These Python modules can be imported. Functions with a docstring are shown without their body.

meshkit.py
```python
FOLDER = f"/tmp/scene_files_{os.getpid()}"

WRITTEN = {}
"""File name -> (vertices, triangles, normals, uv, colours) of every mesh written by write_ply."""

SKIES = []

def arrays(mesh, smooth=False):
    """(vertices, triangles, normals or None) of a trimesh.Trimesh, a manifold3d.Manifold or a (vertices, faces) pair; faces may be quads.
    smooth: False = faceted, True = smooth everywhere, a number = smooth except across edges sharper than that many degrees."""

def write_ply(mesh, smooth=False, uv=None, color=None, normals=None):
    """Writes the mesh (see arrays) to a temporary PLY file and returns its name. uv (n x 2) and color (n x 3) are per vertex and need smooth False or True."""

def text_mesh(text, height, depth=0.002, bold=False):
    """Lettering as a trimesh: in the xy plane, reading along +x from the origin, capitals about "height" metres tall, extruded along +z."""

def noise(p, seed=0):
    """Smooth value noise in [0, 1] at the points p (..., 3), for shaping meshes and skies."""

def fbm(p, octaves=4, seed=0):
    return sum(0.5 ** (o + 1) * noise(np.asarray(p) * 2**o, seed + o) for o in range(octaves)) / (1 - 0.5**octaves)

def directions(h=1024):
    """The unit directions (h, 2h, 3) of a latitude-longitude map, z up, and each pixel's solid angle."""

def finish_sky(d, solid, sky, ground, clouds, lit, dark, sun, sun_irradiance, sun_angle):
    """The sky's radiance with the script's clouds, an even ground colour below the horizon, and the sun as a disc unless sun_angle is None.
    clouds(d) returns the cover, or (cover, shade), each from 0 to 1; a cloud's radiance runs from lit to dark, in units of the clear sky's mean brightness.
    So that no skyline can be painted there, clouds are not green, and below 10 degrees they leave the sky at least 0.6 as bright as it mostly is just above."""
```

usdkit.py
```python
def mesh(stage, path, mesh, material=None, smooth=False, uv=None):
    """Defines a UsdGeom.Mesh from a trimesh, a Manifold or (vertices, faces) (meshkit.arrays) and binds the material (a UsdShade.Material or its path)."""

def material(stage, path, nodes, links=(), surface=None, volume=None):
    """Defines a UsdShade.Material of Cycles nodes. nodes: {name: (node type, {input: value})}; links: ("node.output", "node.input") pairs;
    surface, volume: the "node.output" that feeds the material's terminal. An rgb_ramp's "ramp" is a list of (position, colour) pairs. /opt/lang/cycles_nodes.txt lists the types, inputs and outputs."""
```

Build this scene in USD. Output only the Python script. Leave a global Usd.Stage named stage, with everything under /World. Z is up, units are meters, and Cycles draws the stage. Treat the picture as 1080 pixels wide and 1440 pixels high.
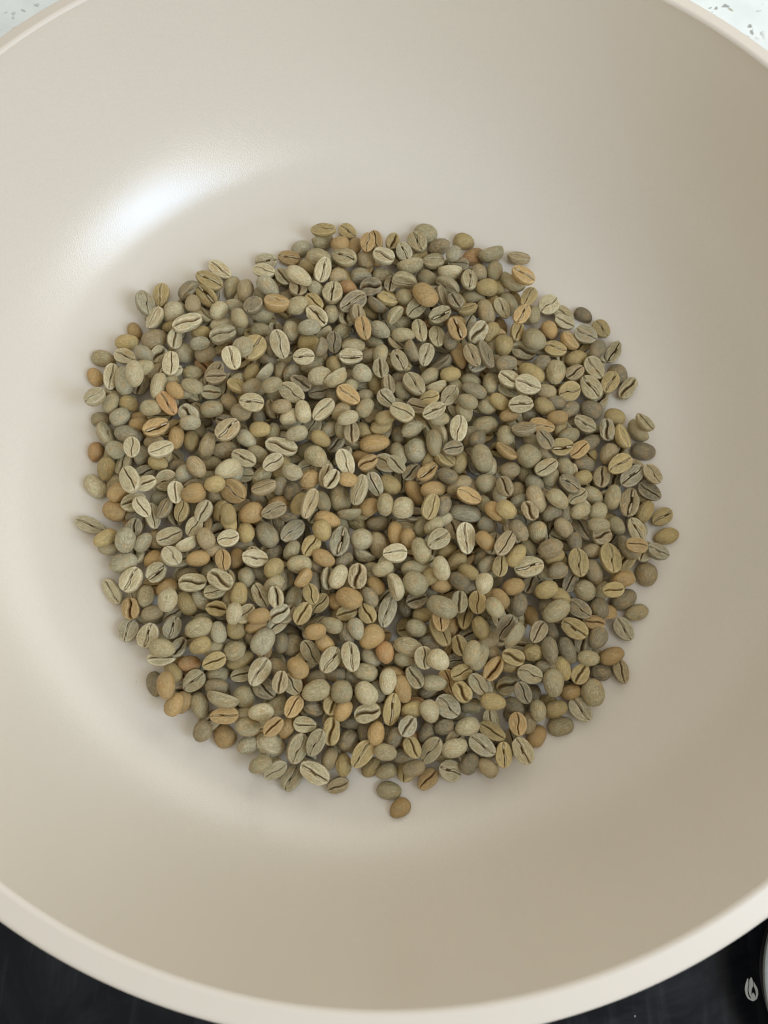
"""Green coffee beans heaped in a cream coated pan on a black glass hob, seen from above."""
import math
import numpy as np
import trimesh
import meshkit
import usdkit
from pxr import Gf, Sdf, Usd, UsdGeom, UsdLux, UsdShade, Vt

stage = Usd.Stage.CreateInMemory()
UsdGeom.SetStageUpAxis(stage, UsdGeom.Tokens.z)
UsdGeom.SetStageMetersPerUnit(stage, 1.0)
UsdGeom.Xform.Define(stage, '/World')
UsdGeom.Scope.Define(stage, '/World/Looks')
MM = 0.001

# ---------------------------------------------------------------- camera
EXPOSURE = 0.0
cam = UsdGeom.Camera.Define(stage, '/World/camera')
PIT, ROL = .3236, -.0169
cp, sp, cr, sr = math.cos(PIT), math.sin(PIT), math.cos(ROL), math.sin(ROL)
R = np.array([[cr, 0, sr], [0, 1, 0], [-sr, 0, cr]]) @ np.array([[1, 0, 0], [0, cp, -sp], [0, sp, cp]])
M = np.eye(4)
M[:3, :3] = R.T
M[3, :3] = np.array([-3.815, -114.27, 288.8]) * MM
cam.AddTransformOp().Set(Gf.Matrix4d(*M.ravel().tolist()))
cam.CreateHorizontalApertureAttr(36.0)
cam.CreateVerticalApertureAttr(48.0)
cam.CreateFocalLengthAttr(36.0 * 1300 / 1080)
cam.CreateClippingRangeAttr(Gf.Vec2f(.01, 20))
cam.CreateFStopAttr(26.0)
cam.CreateFocusDistanceAttr(.297)
cam.CreateExposureAttr(EXPOSURE)

# ---------------------------------------------------------------- light: one window to the lower right, a dim room all round, one added fill lamp
def mat(name, nodes, links=(), surface='p.BSDF'):
    return usdkit.material(stage, '/World/Looks/' + name, nodes, links, surface=surface)

ROOM = UsdLux.DomeLight.Define(stage, '/World/room_light')
room = mat('room_light', {'b': ('background_shader', {'color': (1.0, .95, .85), 'strength': .61})}, surface='b.background')
UsdShade.MaterialBindingAPI.Apply(ROOM.GetPrim()).Bind(room)

def window(name, pos, target, w, h, colour, intensity):
    l = UsdLux.RectLight.Define(stage, '/World/' + name)
    z = np.array(pos, float) - target
    z /= np.linalg.norm(z)
    x = np.cross([0, 0, 1.0], z); x /= np.linalg.norm(x)
    y = np.cross(z, x)
    m = np.eye(4); m[0, :3], m[1, :3], m[2, :3], m[3, :3] = x, y, z, pos
    l.AddTransformOp().Set(Gf.Matrix4d(*m.ravel().tolist()))
    l.CreateWidthAttr(w); l.CreateHeightAttr(h)
    l.CreateColorAttr(Gf.Vec3f(*colour)); l.CreateIntensityAttr(intensity)
    return l
def away(az, el, d):
    az, el = math.radians(az), math.radians(el)
    return (d * math.cos(el) * math.cos(az), d * math.cos(el) * math.sin(az), d * math.sin(el))
window('window_light', away(-31, 39, 1.52), (0, 0, .02), 1.05, 1.05, (1.0, .94, .84), 2.7)
window('window_sky_light', away(-31, 41, 1.50), (0, 0, .02), .32, .78, (.36, .62, .98), 10.5)
window('room_bounce_light', (.52, .95, .63), (0, 0, .02), 1.1, .9, (1.0, .97, .86), 1.05)  # added soft fill with no visible source, brightens the near pan wall

# ---------------------------------------------------------------- helpers
used = {}
def numbered(path):
    n = used.get(path, 0); used[path] = n + 1
    return path if n == 0 else f'{path}_{n:03d}'

def tag(prim, label=None, category=None, group=None, kind=None):
    for k, v in (('label', label), ('category', category), ('group', group), ('kind', kind)):
        if v: prim.SetCustomDataByKey(k, v)
    return prim

def obj(name, mesh, material, parent='/World', smooth=False):
    return usdkit.mesh(stage, numbered(f'{parent}/{name}'), mesh, material, smooth=smooth).GetPrim()

def thing(name, label, category, group=None, loc=(0, 0, 0)):
    x = UsdGeom.Xform.Define(stage, numbered('/World/' + name))
    x.AddTranslateOp().Set(Gf.Vec3d(*loc))
    return tag(x.GetPrim(), label, category, group)

def lathe(profile, n=256):
    """Closed or open surface of revolution; the profile runs so that its left side is outside."""
    p = np.asarray(profile, float)
    a = np.linspace(0, 2 * np.pi, n, endpoint=False)
    v = np.stack([p[:, None, 0] * np.cos(a), p[:, None, 0] * np.sin(a), np.repeat(p[:, None, 1], n, 1)], -1).reshape(-1, 3)
    f = []
    i = np.arange(n); j = (i + 1) % n
    for k in range(len(p) - 1):
        f.append(np.c_[k * n + i, k * n + j, (k + 1) * n + j, (k + 1) * n + i])
    f = np.vstack(f)
    t = np.vstack([f[:, [0, 1, 2]], f[:, [0, 2, 3]]])
    m = trimesh.Trimesh(v, t, process=False)
    return m

# ---------------------------------------------------------------- materials
def coated(name, colour, rough, bump, spec=.75):
    return mat(name, {
        'g': ('geometry', {}),
        'n': ('noise_texture', {'scale': 2300., 'detail': 2., 'roughness': .6}),
        'n2': ('noise_texture', {'scale': 14., 'detail': 3.}),
        'cr': ('rgb_ramp', {'ramp': [(.3, tuple(c * .975 for c in colour)), (.7, colour)]}),
        'b': ('bump', {'strength': bump, 'distance': .0004}),
        'p': ('principled_bsdf', {'roughness': rough, 'ior': 1.5, 'specular_ior_level': spec})},
        [('g.position', 'n.vector'), ('g.position', 'n2.vector'), ('n2.fac', 'cr.fac'), ('cr.color', 'p.base_color'), ('n.fac', 'b.height'), ('b.normal', 'p.normal')])
M_PAN = coated('cream_coating', (.71, .655, .565), .175, .17)
M_RIM = coated('cream_rim', (.71, .65, .565), .34, .06, .22)

M_HOB = mat('black_glass', {
    'g': ('geometry', {}),
    'n': ('noise_texture', {'scale': 22., 'detail': 6., 'roughness': .65, 'distortion': 1.2}),
    'r': ('rgb_ramp', {'ramp': [(.35, (.10, .10, .10)), (.75, (.42, .42, .42))]}),
    'm': ('mapping', {'scale': (300., 35., 100.), 'rotation': (0, 0, .25)}),
    'n2': ('noise_texture', {'scale': 1., 'detail': 3.}),
    'sr': ('rgb_ramp', {'ramp': [(.52, (0, 0, 0)), (.72, (.010, .0105, .011))]}),
    'sa': ('mix', {'mix_type': 'add', 'fac': 1.0}),
    'c': ('rgb_ramp', {'ramp': [(.45, (.006, .007, .010)), (.8, (.022, .024, .027))]}),
    'v': ('voronoi_texture', {'scale': 230.}),
    'vr': ('rgb_ramp', {'ramp': [(.0, (1, 1, 1)), (.055, (1, 1, 1)), (.075, (0, 0, 0))]}),
    'mx': ('mix', {'color2': (.35, .35, .34)}),
    'wn': ('noise_texture', {'scale': 60., 'detail': 1.}),
    'wr': ('rgb_ramp', {'ramp': [(.58, (0, 0, 0)), (.66, (.8, .8, .8))]}),
    'mm': ('mix', {'mix_type': 'multiply', 'fac': 1.0}),
    'p': ('principled_bsdf', {'ior': 1.5, 'specular_ior_level': .16})},
    [('g.position', 'n.vector'), ('n.fac', 'r.fac'), ('r.color', 'p.roughness'), ('g.position', 'm.vector'), ('m.vector', 'n2.vector'),
     ('n.fac', 'c.fac'), ('g.position', 'v.vector'), ('v.distance', 'vr.fac'), ('g.position', 'wn.vector'), ('wn.fac', 'wr.fac'),
     ('vr.color', 'mm.color1'), ('wr.color', 'mm.color2'), ('mm.color', 'mx.fac'), ('n2.fac', 'sr.fac'), ('c.color', 'sa.color1'), ('sr.color', 'sa.color2'), ('sa.color', 'mx.color1'), ('mx.color', 'p.base_color')])
M_MARK = mat('white_print', {'p': ('principled_bsdf', {'base_color': (.84, .88, .89), 'roughness': .4})})
M_STEEL = mat('brushed_steel', {
    'g': ('geometry', {}),
    'n': ('noise_texture', {'scale': 900., 'detail': 2.}),
    'r': ('rgb_ramp', {'ramp': [(.3, (.3, .3, .3)), (.7, (.5, .5, .5))]}),
    'p': ('principled_bsdf', {'base_color': (.27, .29, .28), 'metallic': .5})},
    [('g.position', 'n.vector'), ('n.fac', 'r.fac'), ('r.color', 'p.roughness')])
M_KNOB = mat('black_plastic', {'p': ('principled_bsdf', {'base_color': (.012, .012, .013), 'roughness': .35})})

M_QUARTZ = mat('white_quartz', {
    'g': ('geometry', {}),
    'd': ('noise_texture', {'scale': 130., 'detail': 3.}),
    'ds': ('vector_math', {'math_type': 'scale', 'scale': .011}),
    'ad': ('vector_math', {'math_type': 'add'}),
    'v': ('voronoi_texture', {'scale': 210.}),
    'vr': ('rgb_ramp', {'ramp': [(.0, (1, 1, 1)), (.24, (1, 1, 1)), (.30, (0, 0, 0))]}),
    'k': ('noise_texture', {'scale': 45., 'detail': 2.}),
    'kr': ('rgb_ramp', {'ramp': [(.45, (0, 0, 0)), (.53, (1, 1, 1))]}),
    'mm': ('mix', {'mix_type': 'multiply', 'fac': 1.0}),
    'cr': ('rgb_ramp', {'ramp': [(0, (.33, .35, .34)), (.62, (.46, .49, .48)), (.8, (.42, .40, .30)), (1, (.55, .42, .2))], 'interpolate': False}),
    'bn': ('noise_texture', {'scale': 60., 'detail': 4.}),
    'bc': ('rgb_ramp', {'ramp': [(.35, (.74, .80, .80)), (.65, (.84, .90, .90))]}),
    'mx': ('mix', {}),
    'p': ('principled_bsdf', {'roughness': .22})},
    [('g.position', 'd.vector'), ('d.color', 'ds.vector1'), ('ds.vector', 'ad.vector1'), ('g.position', 'ad.vector2'), ('ad.vector', 'v.vector'), ('v.distance', 'vr.fac'),
     ('g.position', 'k.vector'), ('k.fac', 'kr.fac'), ('vr.color', 'mm.color1'), ('kr.color', 'mm.color2'), ('mm.color', 'mx.fac'),
     ('v.color', 'cr.fac'), ('g.position', 'bn.vector'), ('bn.fac', 'bc.fac'), ('bc.color', 'mx.color1'), ('cr.color', 'mx.color2'), ('mx.color', 'p.base_color')])

BEAN_COLOURS = {   # code: (words, base, second tone, dust)
    'g': ('grey-green', (0.345, 0.295, 0.155), (0.27, 0.22, 0.105), (0.56, 0.48, 0.29)),
    's': ('silvery grey', (0.345, 0.312, 0.19), (0.265, 0.232, 0.135), (0.58, 0.515, 0.35)),
    'p': ('pale cream-green', (0.48, 0.415, 0.235), (0.385, 0.325, 0.165), (0.68, 0.6, 0.4)),
    'o': ('olive-yellow', (0.4, 0.295, 0.105), (0.305, 0.23, 0.09), (0.57, 0.45, 0.22)),
    't': ('tan', (0.435, 0.265, 0.085), (0.36, 0.24, 0.09), (0.6, 0.43, 0.205)),
    'r': ('rusty orange', (0.41, 0.2, 0.06), (0.355, 0.22, 0.08), (0.55, 0.37, 0.18)),
    'k': ('dark grey-brown', (0.205, 0.168, 0.092), (0.15, 0.12, 0.066), (0.43, 0.36, 0.22)),
    'b': ('dull beige-brown', (0.335, 0.255, 0.125), (0.26, 0.2, 0.095), (0.54, 0.44, 0.26)),
}

def bean_material(code):
    w, a, b, d = BEAN_COLOURS[code]
    return mat('bean_' + w.replace(' ', '_').replace('-', '_'), {
        'tc': ('texture_coordinate', {}),
        'oi': ('object_info', {}),
        'w': ('math', {'math_type': 'multiply', 'value2': 53.}),
        'n1': ('noise_texture', {'dimensions': '4D', 'scale': 2.1, 'detail': 3.}),
        'c1': ('rgb_ramp', {'ramp': [(.38, b), (.58, a)]}),
        'n5': ('noise_texture', {'dimensions': '4D', 'scale': 2.6, 'detail': 2.}),
        'c5': ('rgb_ramp', {'ramp': [(.50, (0, 0, 0)), (.68, (.6, .6, .6))]}),
        'm5': ('mix', {'color2': (.42, .26, .085)}),
        'mp': ('mapping', {'scale': (5., 16., 16.)}),
        'n2': ('noise_texture', {'dimensions': '4D', 'scale': 1.6, 'detail': 4., 'roughness': .7}),
        'c2': ('rgb_ramp', {'ramp': [(.47, (0, 0, 0)), (.62, (.85, .85, .85))]}),
        'mx': ('mix', {'color2': d}),
        'n3': ('noise_texture', {'dimensions': '4D', 'scale': 26., 'detail': 3., 'roughness': .7}),
        'n4': ('noise_texture', {'dimensions': '4D', 'scale': 5., 'detail': 4., 'roughness': .65}),
        'c4': ('rgb_ramp', {'ramp': [(.28, (.62, .56, .48)), (.42, (1, 1, 1))]}),
        'ml': ('mix', {'mix_type': 'multiply', 'fac': .8}),
        'c3': ('rgb_ramp', {'ramp': [(.32, (.72, .70, .66)), (.50, (1, 1, 1)), (.68, (1.22, 1.22, 1.20))]}),
        'm3': ('mix', {'mix_type': 'multiply', 'fac': 1.0}),
        'ge': ('attribute', {'attribute': 'wear'}),  # low values brown the groove, high values pale the lips and edge
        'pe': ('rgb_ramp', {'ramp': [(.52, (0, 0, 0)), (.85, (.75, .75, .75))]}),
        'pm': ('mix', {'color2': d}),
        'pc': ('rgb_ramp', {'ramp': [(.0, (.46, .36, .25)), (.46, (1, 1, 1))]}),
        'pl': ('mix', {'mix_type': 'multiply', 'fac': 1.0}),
        'hv': ('map_range', {'from_min': 0., 'from_max': 1., 'to_min': .86, 'to_max': 1.22}),
        'hs': ('hsv', {'saturation': .98}),
        'b1': ('bump', {'strength': .6, 'distance': .0004}),
        'b2': ('bump', {'strength': .6, 'distance': .0004}),
        'p': ('principled_bsdf', {'roughness': .37, 'specular_ior_level': .5})},
        [('oi.random', 'w.value1'), ('tc.object', 'n1.vector'), ('w.value', 'n1.w'), ('n1.fac', 'c1.fac'),
         ('tc.object', 'mp.vector'), ('mp.vector', 'n2.vector'), ('w.value', 'n2.w'), ('n2.fac', 'c2.fac'), ('c2.color', 'mx.fac'), ('tc.object', 'n5.vector'), ('w.value', 'n5.w'), ('n5.fac', 'c5.fac'), ('c5.color', 'm5.fac'), ('c1.color', 'm5.color1'), ('m5.color', 'mx.color1'),
         ('tc.object', 'n3.vector'), ('w.value', 'n3.w'), ('tc.object', 'n4.vector'), ('w.value', 'n4.w'), ('n4.fac', 'c4.fac'),
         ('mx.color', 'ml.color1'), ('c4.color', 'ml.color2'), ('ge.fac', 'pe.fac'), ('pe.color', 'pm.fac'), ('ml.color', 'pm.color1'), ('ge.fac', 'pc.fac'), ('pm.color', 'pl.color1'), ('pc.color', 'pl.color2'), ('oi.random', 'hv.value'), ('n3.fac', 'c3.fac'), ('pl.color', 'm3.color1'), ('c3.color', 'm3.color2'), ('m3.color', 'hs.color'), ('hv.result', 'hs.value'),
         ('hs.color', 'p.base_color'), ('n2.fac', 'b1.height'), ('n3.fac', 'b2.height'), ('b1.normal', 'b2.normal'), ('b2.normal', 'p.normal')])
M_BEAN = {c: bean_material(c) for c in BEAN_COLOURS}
M_SKIN = mat('silverskin', {
    'tc': ('texture_coordinate', {}), 'n': ('noise_texture', {'scale': 14., 'detail': 3.}),
    'c': ('rgb_ramp', {'ramp': [(.35, (.36, .28, .15)), (.62, (.56, .49, .32))]}),
    'p': ('principled_bsdf', {'roughness': .5})},
    [('tc.object', 'n.vector'), ('n.fac', 'c.fac'), ('c.color', 'p.base_color')])
M_CHAFF = mat('chaff', {'p': ('principled_bsdf', {'base_color': (.22, .17, .11), 'roughness': .8})})

# ---------------------------------------------------------------- the setting: worktop and hob
def slab(x0, x1, y0, y1, z0, z1, r=.004):
    from shapely.geometry import box
    p = box(x0 + r, y0 + r, x1 - r, y1 - r).buffer(r, 8)
    m = trimesh.creation.extrude_polygon(p, z1 - z0, engine='earcut')
    m.apply_translation([0, 0, z0])
    return m
tag(obj('worktop', slab(-.75, .75, -.5, .75, -.040, -.0092), M_QUARTZ), 'white quartz worktop with grey flecks behind the hob and pan', 'worktop', kind='structure')
hob = thing('gas_hob', 'black glass hob under the front of the pan, smeared and dusty', 'hob')
HOB = str(hob.GetPath())
obj('glass_top', slab(-.36, .36, -.42, .055, -.0090, -.0052, .012), M_HOB, HOB)

def flame_outline():
    """The printed flame: two leaning tongues with open hearts, and a drop at the foot."""
    from shapely.geometry import Polygon
    def curve(pts, n=14):
        pts = np.array(pts, float); out = []
        m = len(pts)
        for i in range(m):
            p0, p1, p2, p3 = pts[i - 1], pts[i], pts[(i + 1) % m], pts[(i + 2) % m]
            for t in np.linspace(0, 1, n, endpoint=False):
                out.append(.5 * (2 * p1 + (p2 - p0) * t + (2 * p0 - 5 * p1 + 4 * p2 - p3) * t * t + (3 * p1 - p0 - 3 * p2 + p3) * t ** 3))
        return Polygon(out).buffer(0)
    left = curve([(-.10, 1.0), (-.36, .45), (-.45, -.15), (-.33, -.72), (-.02, -1.0), (.10, -.96), (-.16, -.62), (-.22, -.1), (-.10, .5)])
    mid = curve([(.16, 1.05), (-.10, .5), (-.16, -.1), (-.08, -.62), (.08, -.90), (.02, -.45), (.10, .05), (.26, .42)])
    right = curve([(.16, 1.05), (.36, .52), (.54, .0), (.50, -.55), (.30, -.92), (.36, -.55), (.36, -.1), (.26, .30), (.14, .62)])
    drop = curve([(.16, -.30), (.30, -.62), (.26, -.88), (.10, -1.0), (-.04, -.88), (.02, -.62)])
    gap = left.buffer(.035).boundary.buffer(.02)
    return left.buffer(-.02).union(mid.difference(left.buffer(.055))).union(right.difference(mid.buffer(.05))).union(drop.buffer(.01))
fl = flame_outline()
fm = trimesh.util.concatenate([trimesh.creation.extrude_polygon(g, .06, engine='earcut') for g in getattr(fl, 'geoms', [fl]) if g.area > .001])
fm.apply_scale([.0038, .0030, .0029]); fm.apply_translation([.1066, -.1599, -.00525])
obj('flame_mark', fm, M_MARK, HOB)
KX, KY = .1391, -.1577
kb = obj('control_knob', lathe([(.0326, .0078), (.0322, .0070), (.0304, .0060), (.0296, .0004), (.0284, -.0030), (.0290, -.0045), (.0294, -.0051)], 120), M_KNOB, HOB, smooth=35)
UsdGeom.Xformable(kb).AddTranslateOp().Set(Gf.Vec3d(KX, KY, 0))
kc = obj('knob_cap', lathe([(.0003, .0095), (.0328, .0095), (.0337, .0092), (.0340, .0086), (.0337, .0080), (.0326, .0078)], 120), M_STEEL, str(kb.GetPath()), smooth=35)

# ---------------------------------------------------------------- the pan
FLOOR_R, RIM_R, LIP_R, RIM_H = 105., 152., 158.6, 71.4
def wall_profile(n=60, a=0., b=1.):
    t = np.linspace(a, b, n)
    return np.c_[(1 - t) ** 2 * FLOOR_R + 2 * t * (1 - t) * 137 + t * t * RIM_R, 2 * t * (1 - t) * 1.5 + t * t * RIM_H]
pan = thing('frying_pan', 'deep cream coated pan holding the coffee beans', 'pan')
PAN = str(pan.GetPath())
inside = np.vstack([[(.05, 0), (30, 0), (60, 0), (90, 0), (101, 0), (104, 0)], wall_profile()])
inside[-1] = (RIM_R - .25, RIM_H - .7)
outside = np.vstack([[(RIM_R + 2.2, RIM_H - 3.6)], (wall_profile(40) + [3.0, -3.2])[::-1][1:], [(101, -4.4), (97, -5.0), (60, -5.0), (.05, -5.0)]])
rim_top = []
for a in np.linspace(160, 75, 8):      # small round on the inner edge
    rim_top.append((RIM_R + .95 + 1.2 * math.cos(math.radians(a)), RIM_H - 1.15 + 1.2 * math.sin(math.radians(a))))
for a in np.linspace(82, -120, 22):    # rolled outer edge
    rim_top.append((LIP_R - 2.0 + 2.0 * math.cos(math.radians(a)), RIM_H - 3.1 + 2.0 * math.sin(math.radians(a))))
rim_prof = np.vstack([[(RIM_R - .25, RIM_H - .7)], rim_top, [(RIM_R + 2.2, RIM_H - 3.6)]])
obj('bowl', lathe(np.vstack([inside, ]) * MM, 300), M_PAN, PAN, smooth=60)
obj('outer_shell', lathe(outside * MM, 200), M_RIM, PAN, smooth=60)
obj('rim', lathe(rim_prof * MM, 360), M_RIM, PAN, smooth=60)

# a few dark specks of chaff lying on the coating
ch = []
for x, y, z, s in ((-88.2, -63.1, .2, .30), (33.5, -106.4, .2, .30), (-75.5, -73.2, .12, .15)):
    m = trimesh.creation.icosphere(subdivisions=1); m.apply_scale([s * MM, s * .6 * MM, s * .5 * MM]); m.apply_translation([x * MM, y * MM, z * MM]); ch.append(m)
tag(obj('chaff_speck', trimesh.util.concatenate(ch), M_CHAFF), 'tiny dark specks of chaff scattered on the pan beside the beans', 'chaff', kind='stuff')

# ---------------------------------------------------------------- the beans
# kind: (crease wave, crease bend, groove width, groove depth, flat face depth, end pinch, wrinkle, extra)
BEAN_SHAPES = [
    dict(wave=.10, bend=.00, gw=0.078, gd=0.414, flat=.34, pinch=2.2, wrk=.022, sink=0.06, cush=0.08, skin=1),
    dict(wave=.16, bend=.05, gw=0.062, gd=0.368, flat=.30, pinch=2.5, wrk=.030, sink=0.02, cush=-0.05, skin=1),
    dict(wave=-.13, bend=.03, gw=0.099, gd=0.483, flat=.38, pinch=2.1, wrk=.028, sink=0.1, cush=0.05, skin=1),
    dict(wave=.05, bend=-.06, gw=0.114, gd=0.391, flat=.26, pinch=2.4, wrk=.060, sink=0.05, cush=-0.07, skin=1),
    dict(wave=-.08, bend=.12, gw=0.058, gd=0.460, flat=.42, pinch=1.9, wrk=.018, sink=0.03, cush=0.07, skin=0),
    dict(wave=.20, bend=-.02, gw=0.135, gd=0.529, flat=.34, pinch=2.0, wrk=.075, sink=0.16, cush=0.03, skin=0),
    dict(wave=-.05, bend=-.10, gw=0.073, gd=0.345, flat=.22, pinch=2.6, wrk=.035, sink=0.0, cush=-0.04, skin=1),
    dict(wave=.12, bend=.08, gw=0.089, gd=0.437, flat=.50, pinch=2.2, wrk=.045, sink=0.12, cush=0.08, skin=1),
    dict(wave=.06, bend=.16, gw=0.115, gd=.55, flat=.30, pinch=2.0, wrk=.085, sink=.38, cush=-.06, skin=1),
    dict(wave=-.18, bend=.10, gw=0.069, gd=.50, flat=.24, pinch=1.8, wrk=.09, sink=.10, cush=.02, skin=0),
]

def crease_line(x, s):
    return s['wave'] * np.sin(np.pi * x * .95) + s['bend'] * (1 - x * x) + .02 * np.sin(9 * x + 3 * s['wave'] * 40)

def bean_body(k, sub=4):
    s = BEAN_SHAPES[k]
    m = trimesh.creation.icosphere(subdivisions=sub)
    v = m.vertices.copy()
    low = v[:, 2] < 0
    # gather more points next to the crease on the flat face
    y0 = v[:, 1].copy()
    v[low, 1] = np.sign(y0[low]) * np.abs(y0[low]) ** (1 + .55 * np.minimum(1, -v[low, 2] * 1.3))
    d0 = v.copy()
    x, y, z = v.T
    r = np.hypot(x, y)
    blunt = 1 / (np.abs(x / np.maximum(r, 1e-6)) ** (2.12 + .10 * (k % 3)) + np.abs(y / np.maximum(r, 1e-6)) ** (2.12 + .10 * (k % 3)) + 1e-9) ** (1 / (2.12 + .10 * (k % 3)))
    blunt = 1 + (blunt - 1) * r ** 2
    px = x * blunt
    py = y * blunt * (1 + .05 * np.sin(2.1 * x + k)) * (1 - .06 * x * ((k % 3) - 1))
    up = np.where(z > 0, np.abs(z) ** .93, 0)
    edge = np.clip(1 - r ** 2, 0, 1)
    # flat face with a firm edge, sunk towards a groove with raised torn lips
    d = y - crease_line(x, s)
    jag = 1 + .30 * np.sin(6.5 * x + 5 * k) * np.sin(3.1 * x + k)
    cush = np.exp(-((np.abs(d) - .46) / .30) ** 2) * edge
    zl = -(s['flat'] * np.abs(z) ** .40 + s['cush'] * cush)
    fade = np.clip(1.06 - np.abs(x) ** s['pinch'] * 1.02, 0, 1) ** .6
    on = np.clip(-z * 4, 0, 1)
    sink = s['sink'] * np.exp(-(d / .34) ** 2) * fade * on
    groove = s['gd'] * np.exp(-np.abs(d / (s['gw'] * jag)) ** 1.6) * fade * on
    lips = .042 * np.exp(-((np.abs(d) - s['gw'] * 2.0) / (s['gw'] * 1.0)) ** 2) * fade * on * jag
    groove = groove + sink
    pz = np.where(z >= 0, up, zl + groove - lips)
    p = np.c_[px, py, pz]
    n = d0 / np.linalg.norm(d0, axis=1, keepdims=True)
    q = d0 * [1.7, 2.6, 2.6] + 11.3 * k
    w = (meshkit.fbm(q * 1.3, 3, k) - .5) * s['wrk'] * 2.4 + (np.abs(meshkit.fbm(q * [1, 3.2, 3.2], 3, k + 7) - .5) - .12) * s['wrk'] * 2.2
    p = p + n * w[:, None]
    p[:, 2] -= (p[:, 2].max() + p[:, 2].min()) / 2
    p[:, 2] *= 2 / (p[:, 2].max() - p[:, 2].min())
    p[:, :2] *= 1 / np.abs(p[:, :2]).max(0)
    ring = np.exp(-((r - .93) / .07) ** 2) * (z < .1) * (z > -.75)  # tone mask: darker down the groove, paler on lips and outer ring
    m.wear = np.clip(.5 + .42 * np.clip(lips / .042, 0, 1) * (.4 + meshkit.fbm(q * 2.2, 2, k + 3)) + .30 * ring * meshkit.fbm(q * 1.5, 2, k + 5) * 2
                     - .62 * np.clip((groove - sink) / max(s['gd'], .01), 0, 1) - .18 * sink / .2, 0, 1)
    m.vertices = p * .5          # unit bean: length, width and thickness all 1
    return m

def bean_skin(k, body):
    """Ragged papery strip left in the groove."""
    s = BEAN_SHAPES[k]
    rng = np.random.default_rng(40 + k)
    xs = np.linspace(-.80, .78, 26)
    yc = crease_line(xs, s)
    sm = lambda a: np.convolve(np.pad(a, 3, mode='edge'), np.ones(7) / 7, 'valid')
    wid = s['gw'] * (.15 + 1.15 * sm(rng.random(26))) * np.clip(1.15 - np.abs(xs) ** 3, 0.1, 1)
    off = (.40 * (-1) ** k + sm(rng.random(26)) * 1.6 - .8) * s['gw']
    bz = body.vertices[:, 2]
    floor = bz.min()
    zc = floor + .075 + .05 * sm(rng.random(26)) + .05 * np.abs(xs) ** 4
    top = np.c_[xs * .5, (yc + off + wid) * .5, zc - .02 + .02 * rng.random(26)]
    mid = np.c_[xs * .5, (yc + off) * .5, zc - .05]
    bot = np.c_[xs * .5, (yc + off - wid) * .5, zc - .01 + .02 * rng.random(26)]
    v = np.vstack([top, mid, bot, mid + [0, 0, .06]])
    f = []
    gap0 = int(rng.integers(3, 16))
    n = 26
    for i in range(n - 1):
        if gap0 <= i < gap0 + 4 + k % 5: continue
        for a, b in ((0, 1), (1, 2), (2, 3), (3, 0)):
            f.append((a * n + i, b * n + i, b * n + i + 1, a * n + i + 1))
    f = np.array(f)
    tri = np.vstack([f[:, [0, 1, 2]], f[:, [0, 2, 3]]])
    return trimesh.Trimesh(v, tri, process=False)

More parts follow.
